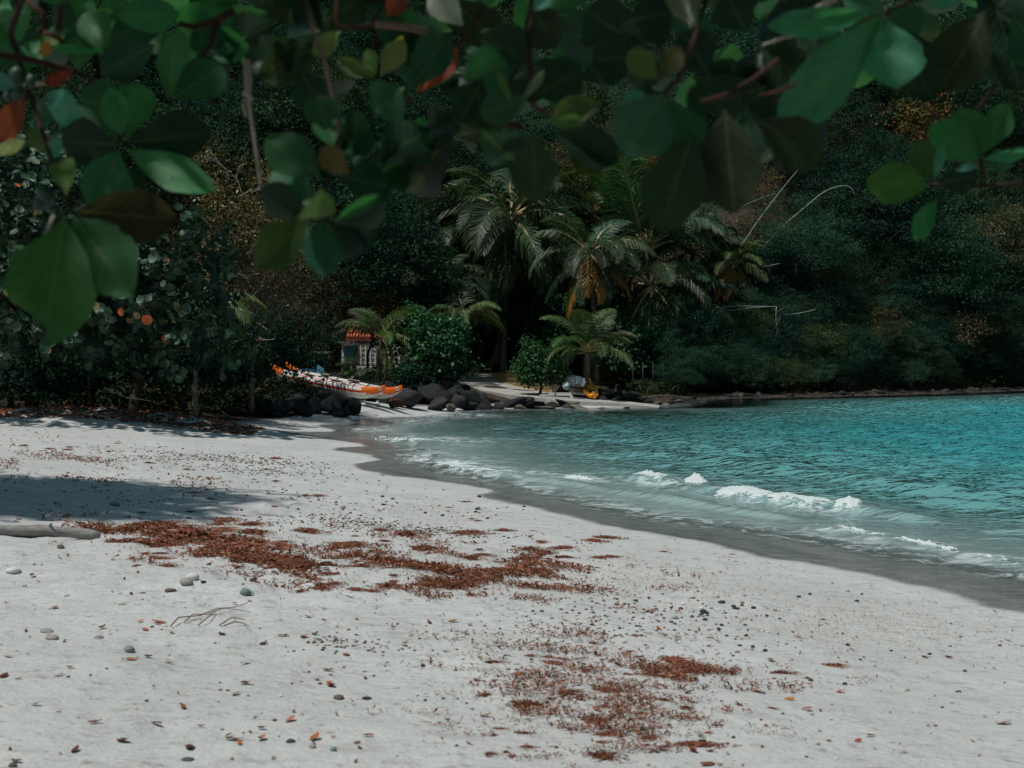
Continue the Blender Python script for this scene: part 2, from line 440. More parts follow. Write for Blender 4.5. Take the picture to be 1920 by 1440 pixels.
foam = np.zeros_like(XW)
DD = np.maximum(YW, 1); PXW = 960 + FPX * XW / DD; PYW = 640 + FPX * (CAM_Z) / DD
for (fx, fy), rx, ry in FOAM_PX:
    q = zp(fx, fy); d0 = q[1]; ax = rx * d0 / FPX; ay = ry * d0 * d0 / (FPX * CAM_Z)
    ln = WATER_LINE  # stretched along the shore by way of the two radii
    foam = np.maximum(foam, np.exp(-((XW - q[0]) / ax) ** 2 - ((YW - q[1] + 0.55 * (XW - q[0])) / (ay * 1.3)) ** 2))
foam = np.maximum(foam, 0.55 * np.exp(-((SWA + 0.45) / 0.5) ** 2))
weedy = 0.85 * np.exp(-((XW - 2.0) / 7.0) ** 2 - ((YW - 40) / 9.5) ** 2) * (0.6 + 0.8 * fbm(XW * 0.25, YW * 0.25, 47, 3)) + 0.9 * np.exp(-((SWA + 1) / 3.0) ** 2) * sstep(43, 47, YW)   # hill's dark reflection put into the colour, along with a rocky, weedy bottom
F = grid_faces(*XW.shape)
kf = keep.ravel()[F].all(1); F = F[kf]
used = np.unique(F); remap = -np.ones(XW.size, np.int64); remap[used] = np.arange(len(used))
me = np_mesh('sea', np.stack([XW, YW, ZW + 0.004], -1).reshape(-1, 3)[used], remap[F], M_SEA, smooth=True,
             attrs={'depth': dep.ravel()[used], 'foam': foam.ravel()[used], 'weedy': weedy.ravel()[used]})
sea = tag(new_obj('sea', me), 'turquoise bay with small ripples and low surf', kind='structure')
def hw(x, y):
    i = int(np.argmin(np.abs(yw - y))); j = int(np.argmin(np.abs(XW[i] - x))); return float(ZW[i, j])

# white water: heaps of froth on the breaking crests
t = NT('froth'); p = t.pos()
fnn = t.noise(p, 26, 5, 0.7)
fd = t.principled(t.mix(t.mapr(fnn, 0.35, 0.6), (0.72, 0.80, 0.80), (0.92, 0.94, 0.94)), 0.8, 0.1, t.bump(fnn, 0.6, 0.02))
ftr = t.n('ShaderNodeBsdfTranslucent'); ftr.inputs[0].default_value = (0.9, 0.95, 0.95, 1)
M_FROTH = t.done(t.mixs(0.4, fd, ftr.outputs[0]))
_ico = None
def ico(sub):
    import bmesh
    bm = bmesh.new(); bmesh.ops.create_icosphere(bm, subdivisions=sub, radius=1.0)
    V = np.array([v.co[:] for v in bm.verts]); F = np.array([[v.index for v in f.verts] for f in bm.faces]); bm.free(); return V, F
ICO1, ICO2, ICO3 = ico(1), ico(2), ico(3)
def froth(line_px, spread_w, hgt, seed, label, back=0.25, dens=1.0):
    """churned white water: a lumpy torn sheet that hugs the crest and runs down its shoreward face"""
    L = np.array([zp(*q) for q in line_px]); seg = np.hypot(*np.diff(L, axis=0).T); cum = np.concatenate([[0], np.cumsum(seg)])
    ns = int(max(24, cum[-1] / 0.022)); nq = int(max(14, spread_w / 0.022))
    s = np.linspace(0, cum[-1], ns)[:, None]; q = np.linspace(-back, 1, nq)[None, :]
    cxl = np.interp(s, cum, L[:, 0]); cyl = np.interp(s, cum, L[:, 1])
    x = cxl + q * spread_w * -0.45 + 0 * s; y = cyl + q * spread_w * -0.85
    sn = s / cum[-1]
    prof = np.clip(np.sin(math.pi * np.clip(sn, 0.0, 1.0)), 0, 1) ** 0.5 * (0.45 + 0.9 * noise2(s * 2.6, s * 0 + seed, 3))
    face = np.where(q < 0, 1 - (q / back) ** 2, np.clip(1 - q, 0, 1) ** 1.15)
    tur = fbm(x * 9, y * 9, 80 + seed, 4); tur2 = fbm(x * 26, y * 26, 90 + seed, 3)
    z0 = np.array([[hw(a_, b_) for a_, b_ in zip(ra, rb)] for ra, rb in zip(x[::3, ::2], y[::3, ::2])])
    z0 = np.repeat(np.repeat(z0, 3, 0), 2, 1)[:x.shape[0], :x.shape[1]]
    body_h = hgt * prof * face * (0.55 + 0.9 * tur) + 0.05 * (tur2 - 0.5) * (0.3 + prof)
    cover = prof * np.clip(face * 1.7, 0, 1) * dens + 1.1 * (tur - 0.5) + 0.8 * (tur2 - 0.5)
    z = np.maximum(z0, 0) * 0.9 + np.maximum(body_h, 0.006)
    F = grid_faces(ns, nq); ok = (cover > 0.36).ravel()[F].all(1); F = F[ok]
    used = np.unique(F); rm = -np.ones(ns * nq, np.int64); rm[used] = np.arange(len(used))
    me = np_mesh('foam', np.stack([x, y, z], -1).reshape(-1, 3)[used], rm[F], M_FROTH, smooth=True)
    o = new_obj('foam', me, sea); o['kind'] = 'stuff'; o['label'] = label
    return o
froth([(1195, 893), (1222, 898), (1262, 905)], 0.5, 0.065, 61, 'white crest of the small breaker nearest the boat ramp', dens=1.3)
froth([(1290, 908), (1328, 914)], 0.4, 0.08, 62, 'small patch of white water between two breakers')
froth([(1348, 928), (1400, 931), (1456, 937)], 0.58, 0.065, 63, 'long white crest of a breaker', dens=1.4)
froth([(1448, 938), (1500, 942), (1560, 950)], 0.58, 0.065, 64, 'white breaker crest further right', dens=1.4)
froth([(1560, 953), (1620, 959)], 0.45, 0.05, 65, 'small white crest at the end of the breaker')
froth([(1520, 982), (1600, 997), (1700, 1017), (1760, 1030), (1830, 1046), (1880, 1056), (1960, 1076)], 0.17, 0.022, 66, 'thin broken line of foam near the sand', dens=.58)
froth([(1060, 896), (1085, 900), (1125, 906)], 0.35, 0.05, 67, 'small foam patch')
froth([(780, 860), (820, 868), (870, 880), (930, 890), (1020, 896)], 0.7, 0.06, 68, 'broken foam where the swash meets the sand', dens=.8)
froth([(690, 822), (750, 827), (845, 829)], 0.6, 0.015, 69, 'low foam line in the bend of the bay', dens=.45)
froth([(740, 789), (800, 783), (875, 777)], 0.7, 0.03, 70, 'thin foam by the boulders', dens=.7)

# ================================================================== vegetation
def unit(a): return a / np.maximum(np.linalg.norm(a, axis=-1, keepdims=True), 1e-9)
def leaf_quads(c, d, nrm, L, W, fold=0.25):
    """one folded diamond per leaf"""
    s = unit(np.cross(d, nrm)); nn = unit(np.cross(s, d))
    L = L[:, None]; W = W[:, None]
    a = c - d * L * 0.5; b = c + s * W * 0.5 + nn * W * fold + d * L * 0.05; e = c + d * L * 0.5; f = c - s * W * 0.5 + nn * W * fold + d * L * 0.05
    V = np.stack([a, b, e, f], 1).reshape(-1, 3)
    F = np.arange(len(V)).reshape(-1, 4)
    return V, F
def crown_points(r, n_clump, per, R, clump_r, flat=1.0, low=-0.5):
    """clumps of leaves over the outside and partly the inside of an uneven crown"""
    dirs = unit(r.normal(size=(n_clump * 3, 3))); dirs = dirs[dirs[:, 2] > low][:n_clump]
    lob = 1 + 0.30 * np.sin(dirs[:, 0] * 3.1 + r.uniform(0, 6)) * np.cos(dirs[:, 1] * 2.7 + r.uniform(0, 6)) + 0.22 * np.sin(dirs[:, 2] * 5 + dirs[:, 0] * 4 + r.uniform(0, 6))
    rad = lob * np.where(r.uniform(size=len(dirs)) < 0.72, r.uniform(0.82, 1.05, len(dirs)), r.uniform(0.35, 0.85, len(dirs)))
    cc = dirs * rad[:, None] * np.array(R)
    ci = np.repeat(np.arange(len(cc)), per)
    off = r.normal(size=(len(ci), 3)) * clump_r * np.array([1, 1, 0.55]) * r.uniform(0.6, 1.3, len(cc))[ci][:, None]
    return cc[ci] + off, dirs[ci], ci, r.uniform(-0.25, 0.25, len(cc))[ci]
def crown_mesh(name, seed, mat, R=(3, 3, 2.4), n_clump=240, per=34, clump_r=0.36, leaf=(0.24, 0.10), up=0.5, low=-0.6, twig=None, droop=0.0):
    r = np.random.default_rng(seed)
    c, dr, ci, ct = crown_points(r, n_clump, per, R, clump_r, low=low)
    N = len(c)
    d = unit(dr * 0.5 + r.normal(size=(N, 3)) * 0.7 + np.array([0, 0, -droop]))
    nr = unit(dr * 0.5 + np.array([0, 0, up]) + r.normal(size=(N, 3)) * 0.34)
    V, F = leaf_quads(c, d, nr, leaf[0] * r.uniform(0.6, 1.25, N), leaf[1] * r.uniform(0.7, 1.3, N))
    tint = np.clip(0.5 + ct + r.normal(size=N) * (0.10 if mat.name == 'tree_leaves' else 0.16), 0, 1)
    return np_mesh(name, V, F, mat, attrs={'tint': np.repeat(tint, 4)})

M_BARK = mat_plain('bark', (0.065, 0.05, 0.04), 0.9, 0.35, 5, 0.9, 0.1, 0.03)
M_BARK_PALE = mat_plain('pale_bark', (0.17, 0.145, 0.12), 0.9, 0.35, 7, 0.8, 0.1, 0.02)
M_TWIG = mat_plain('bleached_twig', (0.42, 0.37, 0.31), 0.85, 0.25, 9, 0.4, 0.1, 0.01)
M_LEAF = mat_foliage('tree_leaves', [(0.0, (0.010, 0.030, 0.024)), (0.45, (0.022, 0.056, 0.041)), (0.8, (0.038, 0.080, 0.052)), (1.0, (0.068, 0.095, 0.058))], 0.7, 0.06, 0.22)
M_LEAF_DRY = mat_foliage('dry_leaves', [(0.0, (0.03, 0.034, 0.016)), (0.45, (0.08, 0.07, 0.032)), (0.7, (0.15, 0.10, 0.048)), (0.88, (0.24, 0.125, 0.055)), (0.95, (0.42, 0.38, 0.30)), (1.0, (0.6, 0.58, 0.52))], 0.7, 0.2, 0.25)
M_LEAF_ORANGE = mat_foliage('orange_leaves', [(0.0, (0.02, 0.04, 0.018)), (0.4, (0.05, 0.07, 0.025)), (0.62, (0.16, 0.08, 0.025)), (1.0, (0.42, 0.14, 0.04))], 0.6, 0.2, 0.3)
M_GRAPE = mat_foliage('sea_grape_leaves', [(0.0, (0.010, 0.028, 0.018)), (0.5, (0.024, 0.055, 0.034)), (0.9, (0.055, 0.10, 0.062)), (1.0, (0.10, 0.13, 0.07))], 0.5, 0.2, 0.15)
M_SHRUB = mat_foliage('shrub_leaves', [(0.0, (0.012, 0.045, 0.02)), (0.5, (0.03, 0.095, 0.042)), (1.0, (0.07, 0.155, 0.065))], 0.5, 0.2, 0.2)

def limb_mesh(name, seed, h, r0, mat, spread=1.6, n=5, twigs=0, top=1.0):
    """trunk with limbs, foot at the origin, running up to height h"""
    q = random.Random(seed); b = MB()
    bend = [Vector((q.uniform(-.12, .12) * h * i / 4, q.uniform(-.12, .12) * h * i / 4, h * 0.62 * i / 4)) for i in range(5)]
    bend[0].z = -0.25
    b.tube(bend, [r0 * 1.25, r0, r0 * 0.9, r0 * 0.82, r0 * 0.7], 8, 0, 0.08)
    for k in range(n):
        st = bend[2].lerp(bend[4], q.uniform(0, 1)); a = 6.283 * (k + q.random()) / n
        end = st + Vector((math.cos(a) * spread * q.uniform(0.6, 1.1), math.sin(a) * spread * q.uniform(0.6, 1.1), h * q.uniform(0.15, 0.42) * top))
        mid = st.lerp(end, 0.5) + Vector((q.uniform(-.2, .2), q.uniform(-.2, .2), q.uniform(0, .35)))
        b.tube([st, mid, end], [r0 * 0.55, r0 * 0.38, r0 * 0.14], 6, 0, 0.08)
        for _ in range(twigs):
            s2 = mid.lerp(end, q.random()); e2 = s2 + Vector((q.uniform(-1, 1), q.uniform(-1, 1), q.uniform(-.3, .9))) * 0.9
            b.tube([s2, s2.lerp(e2, .5) + Vector((q.uniform(-.1, .1), 0, .08)), e2], [r0 * .16, r0 * .1, r0 * .04], 4, 0, 0.1)
    return b.mesh(name, mat)

# ---- the woods on the slope: one crown and one trunk mesh for each of a few kinds, shared by the copies
KINDS = []
for k in range(4):
    KINDS.append((crown_mesh('crown', 100 + k, M_LEAF, (3.0, 3.0, 2.5), 330, 40, 0.32, (0.18, 0.075)), limb_mesh('trunk', 200 + k, 5.0, 0.16, M_BARK)))
for k in range(3):   # feathery
    KINDS.append((crown_mesh('crown', 110 + k, M_LEAF, (3.1, 3.1, 2.1), 380, 44, 0.28, (0.16, 0.045), up=0.8), limb_mesh('trunk', 210 + k, 5.0, 0.14, M_BARK, 1.8, 6)))
for k in range(2):   # dry and thin
    KINDS.append((crown_mesh('crown', 120 + k, M_LEAF_DRY, (2.7, 2.7, 2.3), 190, 26, 0.34, (0.20, 0.08)), limb_mesh('trunk', 220 + k, 5.0, 0.13, M_BARK_PALE, 1.9, 7, 4)))
KINDS.append((crown_mesh('crown', 130, M_LEAF_ORANGE, (2.6, 2.6, 2.2), 190, 26, 0.34, (0.20, 0.09)), limb_mesh('trunk', 230, 5.0, 0.13, M_BARK_PALE, 1.9, 7, 4)))
KIND_LABEL = ['dark leafy tree in the woods on the slope'] * 4 + ['feathery dark green tree in the woods on the slope'] * 3
def tree(kind, x, y, scale, label, group=None, color=(1, 1, 1), zc=3.9, squash=1.0, z=None, name='forest_tree', rz=None):
    z = h1(x, y) if z is None else z
    root = thing(name, label, 'tree', (x, y, z), group)
    root.rotation_euler = (0, 0, random.uniform(0, 6.28) if rz is None else rz)
    root.scale = (scale, scale, scale * squash)
    c = new_obj('crown', KINDS[kind][0], root, (0, 0, zc), color)
    new_obj('trunk', KINDS[kind][1], root)
    return root
rw = random.Random(33)
def jit(c, a=0.25):
    e = rw.uniform(.6, 1.5); w = rw.random(); w = w * w
    return (c[0] * e * (1 + .9 * w), c[1] * e * (1 + .1 * w), c[2] * e * (1.15 - .45 * w))
for row, (dy, step, sc_) in enumerate([(3.0, 3.6, 0.85), (7.5, 4.0, 1.0), (13.0, 4.4, 1.1), (19.0, 4.8, 1.2), (26, 5.2, 1.3), (34, 5.6, 1.45), (43, 6.2, 1.6)]):
    x = -34.0 - row * 1.5 + rw.uniform(0, 2)
    while x < 44 + row * 2:
        yy = float(np.interp(x, HILL_X, HILL_Y)) + dy + rw.uniform(-1.6, 1.6)
        px = 960 + FPX * x / yy
        if -0.62 * yy < x < 0.62 * yy and not (row == 0 and 620 < px < 1250) and not (row == 0 and x < -10) and not (row <= 1 and 1180 < px < 1480):
            k = rw.randrange(7)
            s = sc_ * rw.uniform(0.8, 1.25)
            inview = -150 < px < 2070
            g = 'trees in the woods on the slope' if inview else 'trees of the woods beyond the picture'
            tree(k, x, yy, s, KIND_LABEL[k] if inview else 'tree of the woods beyond the edge of the picture', g, jit((0.85, 1.0, 0.9)))
        x += step * rw.uniform(0.75, 1.2)
# the ones that stand out by colour
for px, py, Y, k, s, lab in [(1690, 255, 72.5, 9, 0.95, 'orange-tinged half bare tree high on the right of the slope'),
                             (1590, 235, 73, 8, 0.7, 'dry brown tree beside the orange-tinged one on the slope'),
                             (1235, 300, 69, 9, 0.5, 'small orange-leaved tree above the coconut palms'),
                             (1865, 455, 66.5, 7, 0.6, 'brown dry tree low on the slope at the right edge'),
                             (1410, 365, 62.5, 7, 0.45, 'brown dry tree below the bare bending stalks'),
                             (1440, 432, 61, 8, 0.38, 'small dry brown tree beside the orange-fronded palm'),
                             (1060, 325, 69, 7, 0.5, 'brownish tree behind the tall palm crowns'),
                             (1640, 610, 59.5, 7, 0.36, 'pale twiggy shrub overhanging the rocky far shore'),
                             (1800, 620, 62.5, 8, 0.5, 'dry brown crowned tree overhanging the water at the right')]:
    q = at(px, py, Y); zg = h1(q.x, q.y)
    tree(k, q.x, q.y, s, lab, None, (1, 1, 1), zc=max((q.z - zg) / s, 1.5))
# overhanging bank vegetation along the far shore on the right
for i, (px, py, Y, s) in enumerate([(1290, 640, 57, 0.55), (1390, 620, 60, 0.62), (1480, 650, 59.5, 0.5), (1540, 560, 63, 0.75), (1600, 480, 66, 0.85), (1700, 560, 64, 0.8), (1560, 650, 60.5, 0.5), (1740, 660, 63, 0.5),
                                    (1660, 670, 61.5, 0.45), (1860, 660, 66, 0.55), (1920, 640, 68, 0.7), (1830, 540, 68, 0.8), (1450, 560, 62, 0.65), (1340, 560, 62, 0.6), (1270, 700, 55.5, 0.3), (1350, 690, 57, 0.35), (1440, 690, 58, 0.32), (1510, 690, 59, .34), (1590, 690, 60.2, .34), (1660, 690, 61.5, .32), (1730, 690, 62.5, .33), (1800, 690, 64, .36), (1870, 690, 65.5, .36), (1930, 690, 67, .4), (1400, 640, 59, .45), (1620, 590, 63, .6), (1880, 580, 68, .7), (1500, 490, 65.5, .7), (1760, 500, 68, .85), (1320, 620, 58.5, .4)]):
    q = at(px, py, Y); zg = h1(q.x, q.y)
    tree(4 + i % 3 if i % 4 else i % 3, q.x, q.y, s, 'dark shrubby tree on the bank of the far shore', 'shrubby trees on the far bank', jit((0.8, 0.95, 0.9)), zc=max((q.z - zg) / s, 1.2))

x = 6.6; i = 0
while x < 26:
    ysh = float(np.interp(x, [4.9, 5.6, 6.9, 10, 13.5, 18, 23, 34], [45.9, 48.6, 52.4, 54, 55.6, 58.5, 62.5, 68]))
    for dy_, s, hh in ((1.7, .27, .75), (2.9, .40, 1.3), (4.4, .5, 2.0)):
        yy = ysh + dy_ + rw.uniform(-.4, .4); xx = x + rw.uniform(-.4, .4); s *= rw.uniform(.8, 1.2); zg = h1(xx, yy)
        if 960 + FPX * xx / yy < 1250: continue
        tree((4, 5, 6, 0, 1)[i % 5], xx, yy, s, 'dark shrubby tree on the bank of the far shore', 'shrubby trees on the far bank', jit((.75, .9, .85)), zc=max((hh - max(zg - .3, 0) * .6) / s, 1.1)); i += 1
    x += rw.uniform(.9, 1.35)

# ---- coconut palms
M_FROND = mat_foliage('palm_leaflets', [(0.0, (0.014, 0.035, 0.018)), (0.5, (0.034, 0.068, 0.03)), (0.85, (0.075, 0.105, 0.05)), (1.0, (0.20, 0.17, 0.09))], 0.5, 0.25, 0.2)
M_RACHIS = mat_tint('palm_rachis', 0.5, 0.2, 6, 0.2)
t = NT('palm_midrib'); M_RACHIS = t.done(t.principled(t.mix(t.noise(t.pos(), 3.0, 2), (0.26, 0.19, 0.08), (0.42, 0.32, 0.15)), 0.45, 0.4))
def frond_mesh(seed, e0, droop, hang, L=1.0, n=74):
    """one frond of length about L along +X, starting at elevation e0 (radians) and bending down by droop"""
    r = np.random.default_rng(seed)
    m = 26; ang = e0 - droop * (np.linspace(0, 1, m) ** 1.6); ds = L / (m - 1)
    px = np.concatenate([[0], np.cumsum(np.cos(ang[:-1]) * ds)]); pz = np.concatenate([[0], np.cumsum(np.sin(ang[:-1]) * ds)])
    yb = np.cumsum(r.normal(size=m) * 0.004)
    b = MB()
    b.tube([(px[i], yb[i], pz[i]) for i in range(0, m, 5)] , [0.016, 0.0135, 0.011, 0.008, 0.005, 0.003][:len(range(0, m, 5))], 4, 1)
    V = []; F = []; T = []
    for k in range(n):
        t_ = 0.16 + 0.84 * k / (n - 1); i = t_ * (m - 1); i0 = min(int(i), m - 2); f = i - i0
        o = np.array([px[i0] * (1 - f) + px[i0 + 1] * f, yb[i0] * (1 - f) + yb[i0 + 1] * f, pz[i0] * (1 - f) + pz[i0 + 1] * f])
        a = ang[i0]; tx = np.array([math.cos(a), 0, math.sin(a)]); nz = np.array([-math.sin(a), 0, math.cos(a)])
        ln = L * 0.30 * (math.sin(math.pi * min(0.12 + 0.86 * t_, 1) ** 0.8) ** 0.7 + 0.12) * r.uniform(0.85, 1.1)
        for sgn in (-1, 1):
            if r.uniform() < 0.04: continue
            fw = 0.45 + 0.55 * t_ + r.normal() * 0.06
            d = tx * fw + np.array([0, sgn, 0]) * (1 - hang * 0.55) + nz * (0.18 - 0.2 * hang) + r.normal(size=3) * 0.06; d /= np.linalg.norm(d)
            d2 = d * (1 - hang * 0.5) + np.array([0, 0, -1]) * (0.35 + hang); d2 /= np.linalg.norm(d2)
            mid = o + d * ln * 0.5; tip = mid + d2 * ln * 0.55
            wv = tx * 0.0085 * L * r.uniform(0.8, 1.2); c = len(V)
            V += [o - wv * 0.5, o + wv * 0.5, mid + wv, mid - wv, tip]
            F += [(c, c + 1, c + 2, c + 3), (c + 3, c + 2, c + 4, c + 4)]
            T += [float(np.clip(0.5 + 0.15 * r.normal(), 0, 1))] * 3 + [float(np.clip(0.55 + 0.15 * r.normal(), 0, 1))] + [0.8]
    nb = len(b.v); F2 = [tuple(i + nb for i in (f if f[2] != f[3] else f[:3])) for f in F]
    b.v += [tuple(v) for v in V]; b.f += F2; b.m += [0] * len(F2)
    me = b.mesh('frond', [M_FROND, M_RACHIS], False)
    at_ = me.attributes.new('tint', 'FLOAT', 'POINT'); at_.data.foreach_set('value', np.array([0.5] * nb + T, np.float32))
    return me
FROND_UP = [frond_mesh(300 + k, math.radians(72 - 6 * k), math.radians(55 + 12 * k), 0.15) for k in range(3)]
FROND_MID = [frond_mesh(310 + k, math.radians(42 - 8 * k), math.radians(80 + 8 * k), 0.45) for k in range(4)]
FROND_LOW = [frond_mesh(320 + k, math.radians(8 - 14 * k), math.radians(70 - 4 * k), 0.8) for k in range(4)]
FROND_HANG = [frond_mesh(330 + k, math.radians(-38 - 9 * k), math.radians(44 - 6 * k), 0.75) for k in range(3)]
def palm(px, py, Y, L, label, n_up=4, n_mid=9, n_low=6, seed=0, dead=0, trunk_r=0.11, base=None, color=(1, 1, 1), name='coconut_palm', n_hang=0):
    q = random.Random(seed); c = at(px, py, Y)
    bx, by = (c.x + q.uniform(-.4, .4), c.y + q.uniform(0, .6)) if base is None else base
    bz = h1(bx, by)
    if bz > c.z - 0.25: bz = c.z - 0.3
    root = thing(name, label, 'palm tree', (bx, by, bz))
    C = c - Vector((bx, by, bz)); b = MB()
    pts = []; rad = []
    for i in range(14):
        t_ = i / 13; pts.append(Vector((C.x * t_ ** 1.5, C.y * t_ ** 1.5, C.z * t_ - (0.2 if i == 0 else 0)))); rad.append(trunk_r * (1.5 - 0.55 * min(t_ * 3, 1) ) * (1 + 0.07 * (i % 2)))
    b.tube(pts, rad, 9, 0, 0.03)
    b.build('trunk', M_BARK_PALE, root)
    for grp, n, meshes in (('u', n_up, FROND_UP), ('m', n_mid, FROND_MID), ('l', n_low, FROND_LOW), ('h', n_hang, FROND_HANG)):
        for k in range(n):
            a = 6.283 * (k + q.uniform(0.15, 0.85)) / n + (1.1 if grp == 'm' else 0)
            if grp == 'h': a = -math.pi / 2 + (k - (n - 1) / 2) * 3.6 / max(n, 1) + q.uniform(-.12, .12)
            dd = grp == 'l' and k < dead
            if dd: a = -math.pi / 2 + (k - (dead - 1) / 2) * 0.8 + q.uniform(-.15, .15)
            colr = (8.0, 2.2, 0.9) if dd else tuple(v * q.uniform(0.8, 1.2) for v in color)
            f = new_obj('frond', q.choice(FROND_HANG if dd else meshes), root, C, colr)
            f.rotation_euler = (q.uniform(-.25, .25), q.uniform(-.12, .12), a)
            s = L * 1.32 * q.uniform(0.82, 1.08); f.scale = (s, s, s)
            if dd: f['label'] = 'dead orange-brown frond hanging from the palm'
    return root
palm(957, 408, 60, 3.4, 'tallest coconut palm, with fronds fanned above and hanging in a skirt', 3, 10, 8, 1, n_hang=9)
palm(1105, 474, 55.5, 2.1, 'coconut palm with hanging dead orange fronds', 2, 7, 6, 2, dead=4, n_hang=4)
palm(1112, 400, 63, 2.9, 'bushy coconut palm standing behind the orange-fronded palm', 6, 13, 3, 3)
palm(832, 452, 61, 2.7, 'upright coconut palm left of the tallest palm', 7, 9, 4, 4)
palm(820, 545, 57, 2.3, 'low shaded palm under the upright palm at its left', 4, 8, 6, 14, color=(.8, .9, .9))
palm(1213, 470, 58.5, 3.5, 'tall upright palm right of the orange-fronded palm', 6, 9, 2, 5)
palm(1222, 535, 57, 3.0, 'palm with long drooping fronds above the far bank', 0, 8, 7, 6, n_hang=5)
palm(1300, 470, 61, 2.6, 'palm half hidden on the slope behind the drooping palm', 3, 9, 3, 7)
palm(1378, 494, 59.5, 1.6, 'small palm with orange lower fronds standing alone on the slope', 3, 7, 5, 8, dead=3, color=(1.5, 1.3, 1))
palm(868, 588, 53, 1.5, 'pale-fronded palm leaning out over the end of the ramp', 1, 6, 3, 9, trunk_r=0.08, color=(1.7, 1.6, 1.3))
palm(716, 634, 47.0, 1.35, 'young coconut palm in front of the tiled shack', 4, 6, 2, 10, trunk_r=0.10, base=(at(708, 705, 47).x, 47.0), color=(1.8, 1.6, 1.2))
palm(1102, 660, 47.6, 1.5, 'young coconut palm beside the boat ramp', 5, 7, 3, 11, trunk_r=0.10, color=(1.5, 1.45, 1.15))
palm(658, 712, 45.5, 0.85, 'palm seedling growing among rocks behind the canoe', 2, 4, 0, 12, trunk_r=0.04, color=(1.6, 1.5, 1.2))
palm(372, 585, 33, 1.4, 'young palm half hidden between sea grape and brown tree', 1, 5, 3, 13, trunk_r=0.06, color=(1.8, 1.6, 1.1))
palm(1285, 560, 57.5, 2.2, 'low palm drooping over the bank right of the long-fronded palm', 0, 7, 7, 16, color=(.85, .9, .9))
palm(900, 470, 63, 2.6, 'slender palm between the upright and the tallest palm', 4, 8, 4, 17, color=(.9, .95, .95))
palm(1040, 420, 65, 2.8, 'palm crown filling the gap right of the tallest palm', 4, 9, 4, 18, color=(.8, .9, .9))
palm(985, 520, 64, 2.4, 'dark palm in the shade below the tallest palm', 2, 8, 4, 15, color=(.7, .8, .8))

# ---- sea grape trees: big round leaves, each its own
def round_leaf(seed):
    r = np.random.default_rng(seed); n = 10
    a = np.linspace(0, 2 * math.pi, n, endpoint=False); rad = 0.5 * (1 + 0.05 * r.normal(size=n)); rad[0] *= 0.82
    V = [(0, 0, 0)] + [(rad[i] * math.sin(a[i]), -rad[i] * math.cos(a[i]) + 0.5, 0.10 + 0.12 * abs(math.sin(a[i])) + 0.03 * r.normal()) for i in range(n)]
    V[0] = (0, 0.5, 0.0)
    F = [(0, 1 + i, 1 + (i + 1) % n) for i in range(n)]
    return np.array(V), np.array(F)
RL = [round_leaf(s) for s in range(4)]
RL_ME = []
t = NT('sea_grape_leaf')
oc = t.n('ShaderNodeObjectInfo').outputs['Color']; po = t.pos(kind='obj')
sx = t.n('ShaderNodeSeparateXYZ'); t.link(po, sx.inputs[0])
rib = t.mapr(t.math('ABSOLUTE', sx.outputs[0]), 0.012, 0.035, 0.55, 0.0)
vein = t.math('MULTIPLY', t.mapr(t.math('ABSOLUTE', t.math('SUBTRACT', t.math('FRACT', t.math('ADD', t.math('MULTIPLY', sx.outputs[1], 5.0), t.math('MULTIPLY', t.math('ABSOLUTE', sx.outputs[0]), -3.0))), 0.5)), 0.04, 0.1, 1, 0), 0.3)
cl = t.mix(t.math('MAXIMUM', rib, vein), t.mix(1.0, oc, t.mix(t.noise(po, 5, 3), (0.7, 0.7, 0.7), (1.25, 1.25, 1.2)), 'MULTIPLY'), (0.16, 0.20, 0.11))
bs = t.principled(cl, 0.5, 0.22); tr = t.n('ShaderNodeBsdfTranslucent'); t.link(cl, tr.inputs[0])
M_GRAPE1 = t.done(t.mixs(0.12, bs, tr.outputs[0]))
for V, F in RL: RL_ME.append(np_mesh('leaf', V, F, M_GRAPE1, smooth=True))
